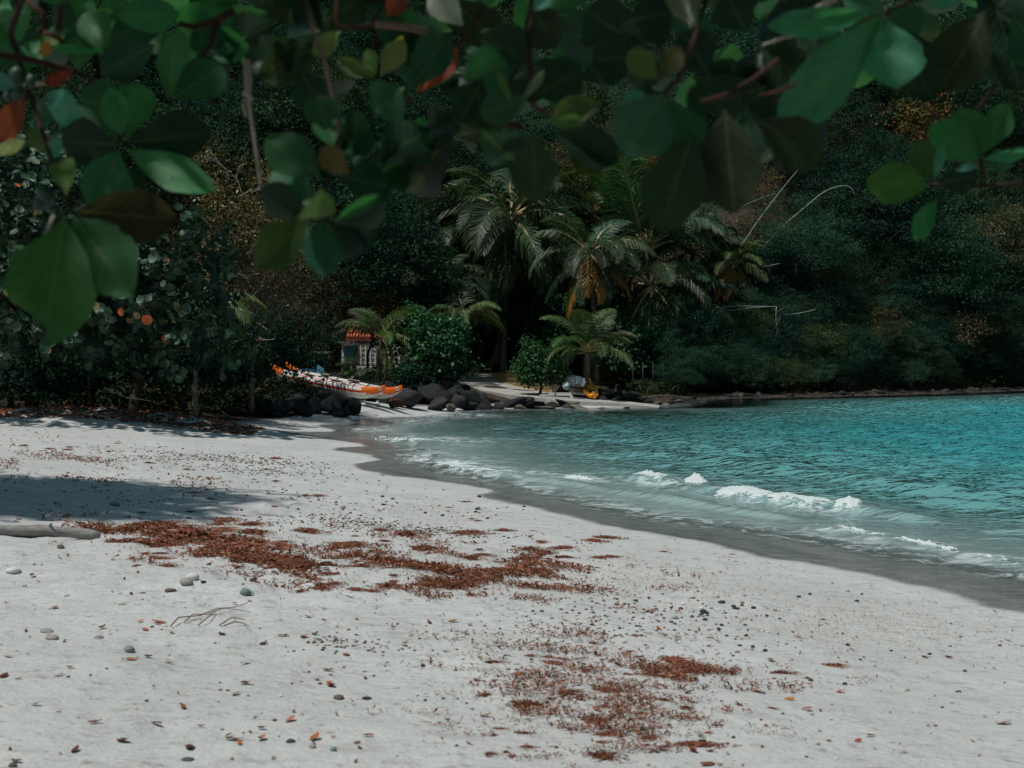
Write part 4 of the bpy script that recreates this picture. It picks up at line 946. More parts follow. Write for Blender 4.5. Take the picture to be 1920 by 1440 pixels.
def hull(lat, s0):
    N = 96; RN = 24; V = []; F = []; MI = []; INF = []
    for i in range(N):
        t_ = i / (N - 1); s = s0 + t_ * CL
        e = min(t_, 1 - t_) * CL
        wdt = .20 * (1 - math.exp(-(e / .75) ** 1.1)) + .010
        dpt = .38 * (1 - .84 * math.exp(-(e / .62) ** 1.15)); shr = .17 * math.exp(-(e / .40) ** 1.3)
        for j in range(RN):
            if j <= 16:     # under side, rail to rail
                a = math.pi * j / 16; y_ = -math.cos(a) * wdt; z_ = -math.sin(a) ** .8 * dpt + shr * (1 - .35 * math.sin(a))
            else:           # deck
                u_ = (j - 16) / 8; y_ = wdt * (1 - 2 * u_); z_ = shr + .03 * math.sin(math.pi * u_)
            V.append(cpt(s, lat + y_, z_)); INF.append((e, z_, shr, dpt))
    for i in range(N - 1):
        for j in range(RN):
            F.append((i * RN + j, i * RN + (j + 1) % RN, (i + 1) * RN + (j + 1) % RN, (i + 1) * RN + j))
            deck = j >= 16; e, za, shr, dpt = INF[i * RN + j]; zb_ = INF[i * RN + (j + 1) % RN][1]; zz = (za + zb_) / 2
            row = min(j, 15 - j)      # 0 at the rail, 7 at the keel
            if e < .85 and (deck or row <= int(5.5 * (1 - e / .85) ** .9 + .5)): mi = 1
            elif deck: mi = 2 if j in (16, 23) else 0
            elif row == 1: mi = 2
            else: mi = 0
            MI.append(mi)
    F += [tuple(range(RN)), tuple((N - 1) * RN + j for j in range(RN - 1, -1, -1))]; MI += [1, 1]
    me = bpy.data.meshes.new('hull'); me.from_pydata([tuple(v) for v in V], [], F)
    for m in (M_WHITE, M_ORANGE, M_RED): me.materials.append(m)
    me.polygons.foreach_set('material_index', MI); me.polygons.foreach_set('use_smooth', [True] * len(F)); me.update()
    h_ = new_obj('hull', me, canoe)
    # eyes on both sides of the bow
    for sg in (-1, 1):
        for rad, off, m, nm in ((.058, .004, M_WHITE, 'eye_disc'), (.030, .008, M_BLACK, 'eye_pupil')):
            b = MB(); pts = []
            for k in range(14):
                a = 6.283 * k / 14
                sx_ = s0 + .17 + math.cos(a) * rad; e_ = sx_ - s0; w_ = .20 * (1 - math.exp(-(e_ / .75) ** 1.1)) + .010
                pts.append(cpt(sx_, lat + sg * (w_ * .97 + off), .075 + math.sin(a) * rad))
            b.add(pts + [sum(pts, Vector()) / 14], [(k, (k + 1) % 14, 14) for k in range(14)]); b.build(nm, m, h_, False)
    # cockpit openings, each a dark rimmed recess on the deck
    for k in range(2):
        s = s0 + 2.2 + k * 1.3; b = MB(); V = []
        for a in range(16):
            an = 6.283 * a / 16; V.append(cpt(s + math.cos(an) * .26, lat + math.sin(an) * .11, .045))
        for a in range(16):
            an = 6.283 * a / 16; V.append(cpt(s + math.cos(an) * .29, lat + math.sin(an) * .135, .05))
        b.add(V, [tuple(range(16))], 0); b.add(V, [(a, (a + 1) % 16, 16 + (a + 1) % 16, 16 + a) for a in range(16)], 1); b.build('cockpit', [M_BLACK, M_WHITE], h_, False)
    return h_
hull(0.0, 0.0); hull(.52, -.12)
for s in (1.25, 2.7, 4.1):
    b = MB(); b.tube([cpt(s, -.28, .10), cpt(s, .26, .13), cpt(s, .80, .10)], .02, 8); b.build('cross_beam', M_BLACK if s < 4 else M_BLUE, canoe)
    for lt in (0, .52):
        b = MB(); b.tube([cpt(s - .03, lt - .18, .02), cpt(s, lt, .11), cpt(s + .03, lt + .18, .02)], .012, 6); b.build('lashing', M_BLUE if s > 3 else M_BLACK, canoe)
for lt in (.02, .50):
    b = MB(); g = cpt(.95, lt, -.36); zg = -.02; b.tube([g, Vector((g.x, g.y, min(zg, g.z - .05)))], .035, 8); b.box((g.x, g.y, max(min(zg, g.z - .05), -.03) + .03), (.07, .07, .03)); b.build('support', M_WHITE, canoe)

# ---- tiled shack
M_PLASTER = mat_plain('white_plaster', (.78, .76, .72), .85, .15, 2.5, .3, .15, .01)
M_TEAL = mat_plain('teal_shutter_paint', (.10, .30, .38), .6, .22, 6, .2, .2, .005)
M_WOOD = mat_plain('brown_planks', (.09, .045, .022), .75, .3, 8, .4, .2, .01)
M_TILE = mat_plain('red_roof_tile', (.42, .115, .065), .8, .3, 3, .5, .15, .01)
M_ZINC = mat_plain('grey_sheet_metal', (.20, .21, .215), .6, .25, 3, .3, .4, .01)
M_BEIGE = mat_plain('pale_wood', (.42, .28, .16), .7, .2, 6, .3, .2, .01)
YS = 58.0; kS = YS / FPX
def sx2(px): return (px - 960) * kS
def sz2(py): return CAM_Z + (640 - py) * kS
zb = .35
shack = thing('tiled_shack', 'small white shack with red tiled roof behind the young palm', 'house', (sx2(700), YS, zb))
def sp(name, x0, x1, y0, y1, d0, d1, m, par=None, smooth=False):
    b = MB(); b.box((sx2((x0 + x1) / 2) - sx2(700), (d0 + d1) / 2, sz2((y0 + y1) / 2) - zb), (abs(x1 - x0) / 2 * kS, abs(d1 - d0) / 2, abs(y1 - y0) / 2 * kS)); return b.build(name, m, par or shack, smooth)
sp('wall', 640, 785, 645, 725, .12, 2.4, M_PLASTER)
w = sp('window', 644, 669, 650, 678, .02, .10, M_TEAL)
for k in range(5): 
    b = MB(); b.box((sx2(647 + 5 * k) - sx2(700), .005, sz2(664) - zb), (.035, .014, .27)); b.build('slat', M_TEAL, w, False)
sp('sill', 640, 671, 678, 681, -.06, .11, M_BEIGE, w)
sp('door', 641, 667, 682, 722, .03, .11, M_WOOD)
sp('post', 667.5, 671, 645, 722, -.15, -.08, M_WOOD); sp('post', 757, 761, 645, 722, -.15, -.08, M_WOOD)
# lattice screen: uprights and rails
for k in range(9): sp('lattice_slat', 676 + 9 * k, 678 + 9 * k, 648, 684, -.10, -.07, M_PLASTER)
for k in range(4): sp('lattice_rail', 674, 752, 652 + 9 * k, 653.6 + 9 * k, -.068, -.045, M_PLASTER)
sp('parapet', 673, 758, 686, 724, -.95, -.85, M_PLASTER)
sp('metal_awning', 636, 666, 640, 643, -.25, .1, M_ZINC)
# roof: pitched slab with rows of round tiles
b = MB(); xa, xb = sx2(650) - sx2(700), sx2(800) - sx2(700); ze = sz2(633) - zb; zr = sz2(578) - zb
b.add([(xa, -.12, ze - .05), (xb, -.12, ze - .05), (xb, 1.6, zr - .05), (xa, 1.6, zr - .05), (xa, -.12, ze - .12), (xb, -.12, ze - .12), (xb, 1.6, zr - .12), (xa, 1.6, zr - .12)], [(0, 1, 2, 3), (7, 6, 5, 4), (0, 4, 5, 1), (1, 5, 6, 2), (2, 6, 7, 3), (3, 7, 4, 0)])
rf = b.build('roof', M_TILE, shack, False)
b = MB(); n = 26
for i in range(n):
    x = xa + (i + .5) * (xb - xa) / n
    for j in range(7):
        f0 = j / 7; f1 = (j + 1.12) / 7; y0 = -.14 + 1.74 * f0; y1 = -.14 + 1.74 * min(f1, 1); z0 = ze + (zr - ze) * f0; z1 = ze + (zr - ze) * min(f1, 1); w_ = (xb - xa) / n * .46
        V = []
        for (yy, zz, lift) in ((y0, z0, .035), (y1, z1, .0)):
            for a in range(5): an = math.pi * a / 4; V.append((x - math.cos(an) * w_, yy, zz - .04 + math.sin(an) * .06 + lift))
        b.add(V, [(a, a + 1, a + 6, a + 5) for a in range(4)] + [(0, 5, 9, 4)])
o = b.build('roof_tiles', M_TILE, rf); o['kind'] = 'stuff'
# shed with weathered blue boards beside it
YH = 49.0
shed = thing('board_shed', 'dark shed of weathered blue-grey boards behind the canoe stern', 'shed', at(565, 712, YH))
kH = YH / FPX
for k in range(12):
    b = MB(); b.box((((k - 5.5) * 7.4) * kH, random.uniform(-.01, .01), .36 + random.uniform(-.02, .02)), (3.4 * kH, .015, .52)); b.build('board', M_TEAL, shed, False, None)
b = MB(); b.box((0, .6, .93), (.95, .75, .03)); b.build('roof', M_ZINC, shed, False)
b = MB(); b.box((0, .8, .3), (.80, .6, .5)); b.build('wall', M_WOOD, shed, False)
# box cabinet with pale lid and a grey tub standing next to it
c = at(607, 712, 45.0); zc = h1(c.x, c.y)
cab = thing('wooden_cabinet', 'dark wooden cabinet with a tan top standing behind the canoe', 'cabinet', (c.x, c.y, zc))
b = MB(); b.box((0, 0, .30), (.115, .12, .30)); b.build('body', M_WOOD, cab, False)
b = MB(); b.box((0, 0, .66 + .01), (.15, .16, .06), Matrix.Rotation(.08, 3, 'Y')); b.build('lid', M_BEIGE, cab, False)
b = MB(); b.box((-.0, -.124, .3), (.085, .006, .22)); b.build('door', M_WOOD, cab, False)
c = at(615, 708, 44.2); b = MB(); zt = h1(c.x, c.y)
b.tube([(0, 0, 0), (0, 0, .20), (0, 0, .30), (0, 0, .335)], [.15, .17, .175, .15], 14); b.tube([(0, 0, .19), (0, 0, .22)], [.185, .185], 14)
tag(b.build('plastic_tub', mat_plain('grey_plastic', (.26, .28, .28), .5, .1), None, True, (c.x, c.y, zt + .1)), 'grey plastic tub beside the wooden cabinet', 'tub')
c = at(600, 690, 44.6); zt = h1(c.x, c.y)
b = MB(); b.add([(-.13, 0, 0), (.02, .0, 0), (.10, .14, .85), (-.10, .14, 1.0), (-.15, .1, .5), (-.13, .03, 0), (.02, .03, 0), (.10, .17, .85), (-.10, .17, 1.0), (-.15, .13, .5)], [(0, 1, 2, 3, 4), (9, 8, 7, 6, 5), (0, 5, 6, 1), (1, 6, 7, 2), (2, 7, 8, 3), (3, 8, 9, 4), (4, 9, 5, 0)])
tag(b.build('blue_board', M_TEAL, None, False, (c.x, c.y, zt)), 'pale blue board leaning beside the wooden cabinet', 'board')
# low weathered wall behind the sea grape
YL = 39.0; a0 = at(392, 690, YL); a1 = at(485, 693, YL + 1.5); wv = a1 - a0; wv.z = 0; wl = wv.length; R = Matrix.Rotation(math.atan2(wv.y, wv.x), 3, 'Z')
mid = (a0 + a1) / 2
wall = thing('low_wall', 'low weathered pale concrete wall on posts behind the sand', 'wall', (mid.x, mid.y, h1(mid.x, mid.y)))
zt = at(440, 683, YL + .7).z - wall.location.z
for k in range(4):
    b = MB(); b.box(R @ Vector((-wl / 2 + wl * (k + .5) / 4, 0, zt - .2)), (wl / 8 - .006, .06, .19), R); b.build('panel', mat_plain('weathered_wall_paint', (.26, .27, .265), .9, .4, 3, .5, .1, .02) if k == 0 else bpy.data.materials['weathered_wall_paint'], wall, False)
b = MB(); b.box((0, 0, zt + .015), (wl / 2 + .03, .085, .03), R); b.build('coping', M_CONC, wall, False)
for k in range(5):
    b = MB(); b.box(R @ Vector((-wl / 2 + wl * k / 4, .09, zt / 2 - .1)), (.035, .028, zt / 2 + .1), R); b.build('post', M_ZINC, wall, False)

# ---- things beside the ramp
M_YEL = mat_plain('yellow_plastic', (.78, .30, .012), .35, .08, 3, .1, .45, .004)
kb = at(1111, 748, 46.6); zg = h1(kb.x, kb.y)
kay = thing('kayak', 'yellow plastic kayak standing on end against the rocks', 'kayak', (kb.x, kb.y, zg))
k0 = at(1112, 749, 46.6) - Vector((kb.x, kb.y, zg)); k1 = at(1102, 719, 48.2) - Vector((kb.x, kb.y, zg))
ax = (k1 - k0); Lk = ax.length; ax.normalize(); sd = Vector((1, .1, -.15)); sd = (sd - ax * sd.dot(ax)).normalized(); up = sd.cross(ax).normalized()
if up.y > 0: up = -up
N = 22; RN = 14; V = []; F = []; MI = []
for i in range(N):
    t_ = i / (N - 1); w_ = .26 * (math.sin(math.pi * min(max(t_ * .93 + .05, 0), 1)) ** .62) * (1 if t_ < .5 else (1.02 - .2 * (t_ - .5))); hh = .15 * (math.sin(math.pi * (t_ * .9 + .05)) ** .5)
    rock_ = .10 * (2 * t_ - 1) ** 2
    for j in range(RN):
        a = 2 * math.pi * j / RN; y_ = math.cos(a) * w_; z_ = math.sin(a) * hh
        if z_ > 0 and .14 < t_ < .84: z_ *= .25 if abs(math.cos(a)) < .8 else 1.0   # the hollow seat well
        V.append(k0 + ax * (Lk * t_) + sd * y_ + up * (z_ + rock_))
for i in range(N - 1):
    for j in range(RN): F.append((i * RN + j, i * RN + (j + 1) % RN, (i + 1) * RN + (j + 1) % RN, (i + 1) * RN + j))
F += [tuple(range(RN)), tuple((N - 1) * RN + j for j in range(RN))]
b = MB(); b.add(V, F); b.build('hull', M_YEL, kay)
b = MB(); b.box(k0 + ax * Lk * .32 + up * .12, (.11, .03, .07), Matrix((sd, up, ax)).transposed()); b.build('seat', M_BLACK, kay, False)
for t_ in (.1, .93):
    b = MB(); q0 = k0 + ax * Lk * t_ + up * .16; b.tube([q0 - sd * .06, q0 + up * .05, q0 + sd * .06], .013, 6); b.build('carry_handle', M_WHITE, kay)
# white rail with a bent end and a red band
M_WPL = mat_plain('white_plastic', (.66, .70, .70), .4, .08, 4, .1, .4, .004)
c = at(1050, 745, 46.6); zr_ = max(h1(c.x, c.y), c.z - .1)
rail = thing('white_rail', 'white plastic rail with a red band lying beside the ramp', 'rail', (c.x, c.y, zr_))
def rl(px, py, Y=46.6): return at(px, py, Y) - Vector((c.x, c.y, zr_))
b = MB(); b.box((rl(1050, 739) + Vector((0, 0, 0))), (.36, .05, .05), Matrix.Rotation(.01, 3, 'Y')); b.box(rl(1071, 743.5), (.045, .055, .12), Matrix.Rotation(-.35, 3, 'Y')); b.build('beam', M_WPL, rail, False)
b = MB(); b.box(rl(1041, 739), (.028, .054, .054)); b.build('red_band', M_RED, rail, False)
b = MB(); b.box(rl(1022, 740.5), (.17, .04, .022)); b.build('base_plate', M_WPL, rail, False)
b = MB(); b.box(rl(1032, 744), (.03, .04, .05)); b.build('foot', M_WPL, rail, False)
c = at(1088, 739, 46.9); b = MB(); b.tube([at(1075, 737, 47) - c, at(1090, 739, 47) - c, at(1103, 739.5, 47) - c], [.04, .042, .036], 8, 0, .1)
tag(b.build('driftwood_pole', M_TWIG, None, True, c), 'short pale pole lying between white rail and kayak', 'pole')
# bundles of plastic sheeting, buckets and timber stacked under the young palm
def cloth_blob(name, px, py, Y, w, h, m, label, cat, seed, dy=.2):
    r = np.random.default_rng(seed); V, F = ICO3; k = Y / FPX
    n = np.abs(np.sin(V @ r.normal(size=3) * 3 + r.uniform(0, 6))) * .22 + np.abs(np.sin(V @ r.normal(size=3) * 5)) * .12
    V = V * (.85 + n[:, None]); V = V * [w * k * .5, dy, h * k * .5]
    return tag(new_obj(name, np_mesh(name, V, F, m, smooth=True), None, at(px, py, Y)), label, cat)
M_TARP = mat_plain('pale_blue_tarp', (.42, .52, .55), .5, .2, 5, .5, .3, .02); M_TARPW = mat_plain('white_tarp', (.62, .62, .60), .6, .2, 5, .5, .3, .02)
cloth_blob('folded_tarp', 1073, 715, 47.6, 26, 22, M_TARPW, 'crumpled white tarp in the pile under the young palm', 'tarp', 801)
cloth_blob('folded_tarp', 1062, 724, 47.3, 14, 14, M_TARP, 'pale blue bundle below the white tarp', 'tarp', 802)
# timber: stacked grey-pink boards
tp = at(1055, 712, 47.6); tim = thing('timber_stack', 'small stack of weathered boards under the young palm', 'timber', tp)
for k in range(6):
    b = MB(); b.box((random.uniform(-.04, .04), random.uniform(-.05, .05), -.12 + k * .045), (.30, .05, .018), Matrix.Rotation(.35 + random.uniform(-.1, .1), 3, 'Y') @ Matrix.Rotation(random.uniform(-.2, .2), 3, 'Z')); b.build('board', M_BARK_PALE if k % 2 else mat_plain('weathered_board', (.34, .24, .19), .85, .3, 6, .3), tim, False)
cr = at(1086, 714, 47.4); b = MB(); crt = thing('plastic_crate', 'pale blue plastic crate at the top of the pile under the palm', 'crate', cr)
b.box((0, 0, 0), (.13, .12, .13), Matrix.Rotation(.5, 3, 'Z') @ Matrix.Rotation(.25, 3, 'Y')); b.build('body', M_TARP, crt, False)
for zz in (-.07, .0, .07):
    b = MB(); b.box((0, 0, zz), (.138, .128, .012), Matrix.Rotation(.5, 3, 'Z') @ Matrix.Rotation(.25, 3, 'Y')); b.build('rib', M_WPL, crt, False)
b = MB(); c = at(1094, 719, 47.2); b.box((0, 0, 0), (.05, .05, .10), Matrix.Rotation(.5, 3, 'Y')); b.tube([(0, 0, .1), (.05, 0, .16)], [.03, .02], 8)
tag(b.build('jerrycan', M_WPL, None, False, c), 'small white jerrycan beside the pale blue crate', 'canister')
rk = thing('storage_rack', 'low dark rack carrying the tarps and crate under the palm', 'rack', (at(1075, 735, 47.6).x, 47.6, h1(at(1075, 735, 47.6).x, 47.6)))
ztop = at(1075, 727, 47.6).z - rk.location.z
b = MB(); b.box((0, 0, ztop), (.45, .2, .02)); b.build('shelf', M_WOOD, rk, False)
for sx_ in (-.42, .42):
    for sy_ in (-.17, .17): b = MB(); b.tube([(sx_, sy_, -.1), (sx_, sy_, ztop)], .025, 6); b.build('leg', M_WOOD, rk)
# fence posts right of the palm
M_POST = mat_plain('dull_post_paint', (.05, .07, .075), .7)
for i, px in enumerate((1186, 1205, 1243, 1224)):
    x = at(px, 700, 53.5).x; b = MB(); b.tube([(0, 0, -.2), (0.01, 0, .6), (0, 0, 1.15)], [.014, .014, .013], 6)
    tag(b.build('fence_post', M_POST, None, True, (x, 53.5, h1(x, 53.5))), 'thin grey fence post standing on the bank right of the palm', 'post', 'fence posts on the bank')
# small white sign on a trunk and the twin trunks at the end of the path
def trunk_thing(label, pts, rad, m=M_BARK_PALE, name='tree_trunk', cat='tree trunk', roots=0):
    B = Vector(pts[0]); root = thing(name, label, cat, B); b = MB(); b.tube([Vector(p) - B for p in pts], rad, 9, 0, .1); b.build('trunk', m, root)
    for k in range(roots):
        a = 6.283 * k / roots; b = MB(); b.tube([Vector((0, 0, .55 + .2 * random.random())), Vector((math.cos(a) * .22, math.sin(a) * .22, .2)), Vector((math.cos(a) * .55, math.sin(a) * .45, -.08))], [.05, .05, .03], 6, 0, .1); b.build('root', m, root)
    return root
trunk_thing('slanting grey trunk with spread roots at the end of the path', [at(930, 684, 61), at(934, 660, 61), at(938, 630, 61), at(940, 595, 61)], [.20, .13, .11, .10], roots=6)
trunk_thing('straight thin trunk right of the root-spreading trunk', [at(944, 682, 61.5), at(945, 650, 61.5), at(947, 600, 61.5)], [.09, .075, .07])
sg = at(953, 635, 61.2); sign = thing('white_sign', 'small blank white sign hung by the trunks at the path end', 'sign', sg)
b = MB(); b.box((0, 0, 0), (.10, .012, .028)); b.build('board', M_WPL, sign, False); b = MB(); b.tube([(-.09, .0, .02), (-.16, .2, .06)], .008, 5); b.build('cord', M_BLACK, sign)
# bare stalks above the slope and fallen poles on it
M_STALK = mat_plain('bleached_stalk', (.36, .335, .30), .7, .2, 6, .2, .25, .01)
def stalk(pts, Y, r0, label, name='bare_stalk', cat='stalk', m=None, twigs=0, r1=None):
    P = [at(px, py, Y) for px, py in pts]; B = P[0]; b = MB()
    # smooth the line
    Q = []
    for i in range(len(P) - 1):
        for k in range(4):
            t_ = k / 4; p0 = P[max(i - 1, 0)]; p1 = P[i]; p2 = P[i + 1]; p3 = P[min(i + 2, len(P) - 1)]
            Q.append(.5 * ((2 * p1) + (p2 - p0) * t_ + (2 * p0 - 5 * p1 + 4 * p2 - p3) * t_ ** 2 + (3 * p1 - p0 - 3 * p2 + p3) * t_ ** 3))
    Q.append(P[-1]); b.tube([q - B for q in Q], np.linspace(r0, r1 or r0 * .45, len(Q)) * .62, 6)
    for k in range(twigs):
        s = Q[int(len(Q) * (.15 + .8 * k / twigs))] - B; sgn = 1 if random.random() < .5 else -1; e_ = s + Vector((sgn * random.uniform(.08, .32), random.uniform(-.1, .1), random.uniform(-.12, .3))); b.tube([s, s.lerp(e_, .5) + Vector((0, 0, random.uniform(-.04, .04))), e_], [r0 * .22, r0 * .16, r0 * .08], 4)
    return tag(b.build(name, m or M_STALK, None, True, B), label, cat)
stalk([(1385, 470), (1412, 428), (1430, 402), (1462, 360), (1498, 316)], 60, .045, 'straight bleached stalk slanting up out of the woods')
stalk([(1425, 470), (1448, 445), (1475, 418), (1510, 388), (1545, 360), (1575, 349), (1594, 351), (1603, 366)], 60, .045, 'long bleached stalk bending over at its tip')
stalk([(1345, 432), (1385, 392), (1420, 374), (1455, 362)], 60.5, .022, 'thin grey stalk arching above the palms')
stalk([(1302, 488), (1340, 466), (1368, 432)], 59.5, .035, 'grey pole leaning in the palms', 'dead_pole', 'pole')
stalk([(1355, 576), (1390, 574), (1455, 575)], 57.2, .035, 'pale pole lying level across the slope', 'dead_pole', 'pole')
stalk([(1362, 583), (1410, 577), (1456, 574)], 57, .03, 'pale pole meeting a dead twiggy branch', 'dead_pole', 'pole')
stalk([(1456, 575), (1455, 600), (1458, 620), (1450, 638)], 57, .03, 'dead twiggy branch hanging straight down', 'dead_branch', 'branch', twigs=10)
stalk([(1472, 590), (1500, 587), (1530, 580)], 57.5, .035, 'short pale pole right of the hanging dead branch', 'dead_pole', 'pole')
stalk([(1430, 500), (1463, 494)], 58.5, .03, 'short pale stick beside the orange-fronded small palm', 'dead_pole', 'pole')
stalk([(1455, 442), (1480, 432), (1520, 425), (1575, 418)], 60, .025, 'thin broken stalk lying over the green crown', 'dead_pole', 'pole', M_BARK_PALE)
stalk([(1455, 722), (1500, 714), (1545, 709)], 58.5, .04, 'fallen pale branch on the far shore', 'fallen_branch', 'branch', M_BARK_PALE)
stalk([(1570, 700), (1595, 717), (1612, 702), (1640, 706)], 59.5, .05, 'forked fallen branch at the far water line', 'fallen_branch', 'branch', M_BARK_PALE)
stalk([(1215, 744), (1255, 742), (1300, 747)], 50.5, .04, 'grey driftwood branch on the bank right of the ramp', 'fallen_branch', 'branch', M_BARK_PALE)
stalk([(515, 729), (545, 733), (575, 741), (598, 749)], 37.0, .03, 'thin pale branch lying over the dark boulders', 'fallen_branch', 'branch', M_BARK_PALE)
stalk([(196, 727), (216, 737), (240, 746)], 29.0, .022, 'thin pale stick slanting down to the leaning trunk', 'fallen_branch', 'branch', M_TWIG)
stalk([(237, 745), (260, 748), (283, 752)], 28.4, .02, 'thin pale stick crossing the leaning trunk', 'fallen_branch', 'branch', M_TWIG)

# ================================================================== what lies on the sand
# driftwood log
lp0 = gp(-90, 1004); lp1 = gp(188, 1012); B = lp1.copy(); b = MB(); pts = []; rad = []
for i in range(15):
    t_ = i / 14; q_ = lp1.lerp(lp0, t_); pts.append(q_ - B + Vector((0, .03 * math.sin(t_ * 7), .03 + .03 * math.sin(t_ * 3)))); rad.append(.043 + .014 * t_ + .005 * math.sin(t_ * 19))
rad[0] = .034
b.tube(pts, rad, 14, 0, .05)
t = NT('driftwood'); p = t.pos((3, 30, 30), 'obj'); d1 = t.noise(p, 1.0, 6, .7); d2 = t.noise(t.pos(kind='obj'), 5, 4)
M_DRIFT = t.done(t.principled(t.mix(t.mapr(d2, .4, .7, 0, .5), t.mix(t.mapr(d1, .3, .7), (.20, .185, .17), (.42, .40, .375)), (.12, .10, .085)), .9, .1, t.bump(d1, .9, .02)))
log = thing('driftwood_log', 'grey driftwood log lying on the sand at the left edge', 'log', B)
b.build('trunk', M_DRIFT, log)
b = MB(); b.tube([pts[5] + Vector((0, 0, .03)), pts[5] + Vector((.03, -.04, .07))], [.016, .010], 8, 0, .1); b.build('knot', M_DRIFT, log)

# scraps of seaweed: heaps of thin curled shreds
t = NT('seaweed'); p = t.pos(kind='obj'); s1 = t.noise(t.pos(), 9, 4, .6)
M_WEED = mat_foliage('seaweed_shreds', [(0, (.075, .028, .018)), (.4, (.19, .070, .042)), (.75, (.30, .12, .074)), (.94, (.36, .19, .13)), (1, (.5, .36, .27))], .8, .15, .1)
def weed_mesh(seed, n, spread=.5, thick=.16):
    r = np.random.default_rng(seed)
    # an uneven low heap, x and y within about +-1
    V, F = ICO3; V = V[:, :].copy(); hN = np.array([.6 + .8 * float(noise2(np.array([v[0] * 2 + seed]), np.array([v[1] * 2]), 5)) + .5 * float(noise2(np.array([v[0] * 7 + seed]), np.array([v[1] * 7]), 6)) for v in V])
    a = np.arctan2(V[:, 1], V[:, 0]); edge = .34 + .18 * np.sin(a * 3 + seed) * np.sin(a * 2 + 1.3 * seed) + .10 * np.sin(a * 9 + seed) + .07 * r.normal(size=len(V))
    HV = np.stack([V[:, 0] * edge, V[:, 1] * edge, np.maximum(V[:, 2], -.1) * thick * .8 * hN], -1)
    P = r.normal(size=(n, 3)) * [spread * .95, spread * .85, 0]; P *= np.minimum(1, .95 / np.maximum(np.hypot(P[:, 0], P[:, 1]), .01))[:, None]
    rad = np.hypot(P[:, 0], P[:, 1]); P[:, 2] = thick * np.exp(-(rad / .62) ** 2) * r.uniform(.1, 1.15, n) + .012
    d = unit(r.normal(size=(n, 3)) * [1, 1, .45]); nr = unit(r.normal(size=(n, 3)) * .7 + [0, 0, 1])
    LV, LF = leaf_quads(P, d, nr, .17 * r.uniform(.35, 1.5, n), .042 * r.uniform(.5, 1.6, n), .3)
    nF = np.concatenate([np.concatenate([F, F[:, 2:3]], 1), LF + len(HV)])
    me = bpy.data.meshes.new('seaweed_clump'); AV = np.concatenate([HV, LV])
    me.from_pydata(AV.tolist(), [], [tuple(f[:3]) if f[2] == f[3] else tuple(f) for f in nF.tolist()])
    me.materials.append(M_WEED)
    a_ = me.attributes.new('tint', 'FLOAT', 'POINT'); a_.data.foreach_set('value', np.concatenate([np.clip(.35 + .12 * r.normal(size=len(HV)), 0, 1), np.repeat(np.clip(.5 + .22 * r.normal(size=n), 0, 1), 4)]).astype(np.float32))
    me.update(); return me
WEED = [weed_mesh(900 + k, 220 + 40 * k, .42 + .03 * (k % 3), .15 + .05 * (k % 3)) for k in range(8)]
def weed(px, py, w, h, label=None, group=None, seed=0, hz=1.0):
    """w: width in pixels; h: depth on the sand in pixels"""
    q = random.Random(seed); g = gp(px, py); k = g.y / FPX; rx = w * k * .5; ry = h * .5 * g.y * g.y / (FPX * (CAM_Z - g.z)); ry = min(max(ry, rx * .35), rx * 1.3)
    o = new_obj('seaweed_clump', q.choice(WEED), None, g + Vector((0, 0, -.004)), (q.uniform(.7, 1.3),) * 3)
    o.scale = (rx * 1.15, ry * 1.15, max(min(rx, .35) * .75, .045) * hz); o.rotation_euler = (0, 0, q.uniform(-.35, .35) + (math.pi if q.random() < .5 else 0))
    return tag(o, label or 'small scrap of red-brown seaweed on the sand', 'seaweed', group)
BIG = [(1035, 1236 + 8, 80, 14, 'flat red-brown seaweed clump left of the largest one on the near sand'), (1260, 1240, 130, 26, 'largest red-brown seaweed heap on the near sand'), (1300, 1252, 130, 18, 'long tail of seaweed right of the largest heap'),
       (1120, 1352, 80, 34, 'peaked red-brown seaweed heap in the lower middle'), (1465, 1262, 70, 12, 'flat red seaweed patch right of the largest heap'), (1560, 1248, 66, 10, 'dark thin seaweed patch farthest right on the near sand'),
       (1130, 1420, 90, 24, 'seaweed heap at the lower edge of the picture'), (1300, 1398, 150, 14, 'long trailing seaweed strand near the lower edge'), (1220, 1385, 70, 22, 'rounded seaweed heap left of the long trailing strand'),
       (1060, 1300, 80, 24, 'seaweed heap with pale shreds in the lower middle'), (1140, 1296, 110, 24, 'broad seaweed heap beside the one with pale shreds'), (985, 1322, 100, 22, 'seaweed heap on the left of the near drift'), (1285, 1328, 44, 16, 'small round dark seaweed heap standing apart'),
       (1140, 1378, 90, 16, 'low seaweed heap under the peaked one'), (1110, 1205, 44, 10, 'small seaweed scrap above the near drift'), (1190, 1192, 40, 8, 'thin seaweed scrap above the largest heap'),
       (350, 1005, 180, 60, 'deep seaweed drift at the end of the driftwood log'), (440, 1030, 180, 50, 'matted seaweed drift in the middle of the long drift line'), (300, 985, 110, 30, 'seaweed heap at the shaded edge of the drift line'), (285, 1020, 120, 30, 'seaweed mat beside the log end'),
       (540, 1065, 170, 36, 'seaweed mat where the drift line turns to the right'), (470, 1000, 90, 14, 'seaweed heap above the drift line middle'), (760, 1003, 90, 16, 'seaweed heap topping the right part of the drift line'), (880, 1000, 80, 12, 'seaweed heap at the right end of the upper drift line'), (640, 1025, 120, 20, 'seaweed heap in the streaky part of the drift line'), (830, 1100, 130, 14, 'seaweed mat below the streaky part of the drift line')]
for i, (px, py, w, h, lab) in enumerate(BIG): weed(px, py, w, h, lab, None, 1000 + i)
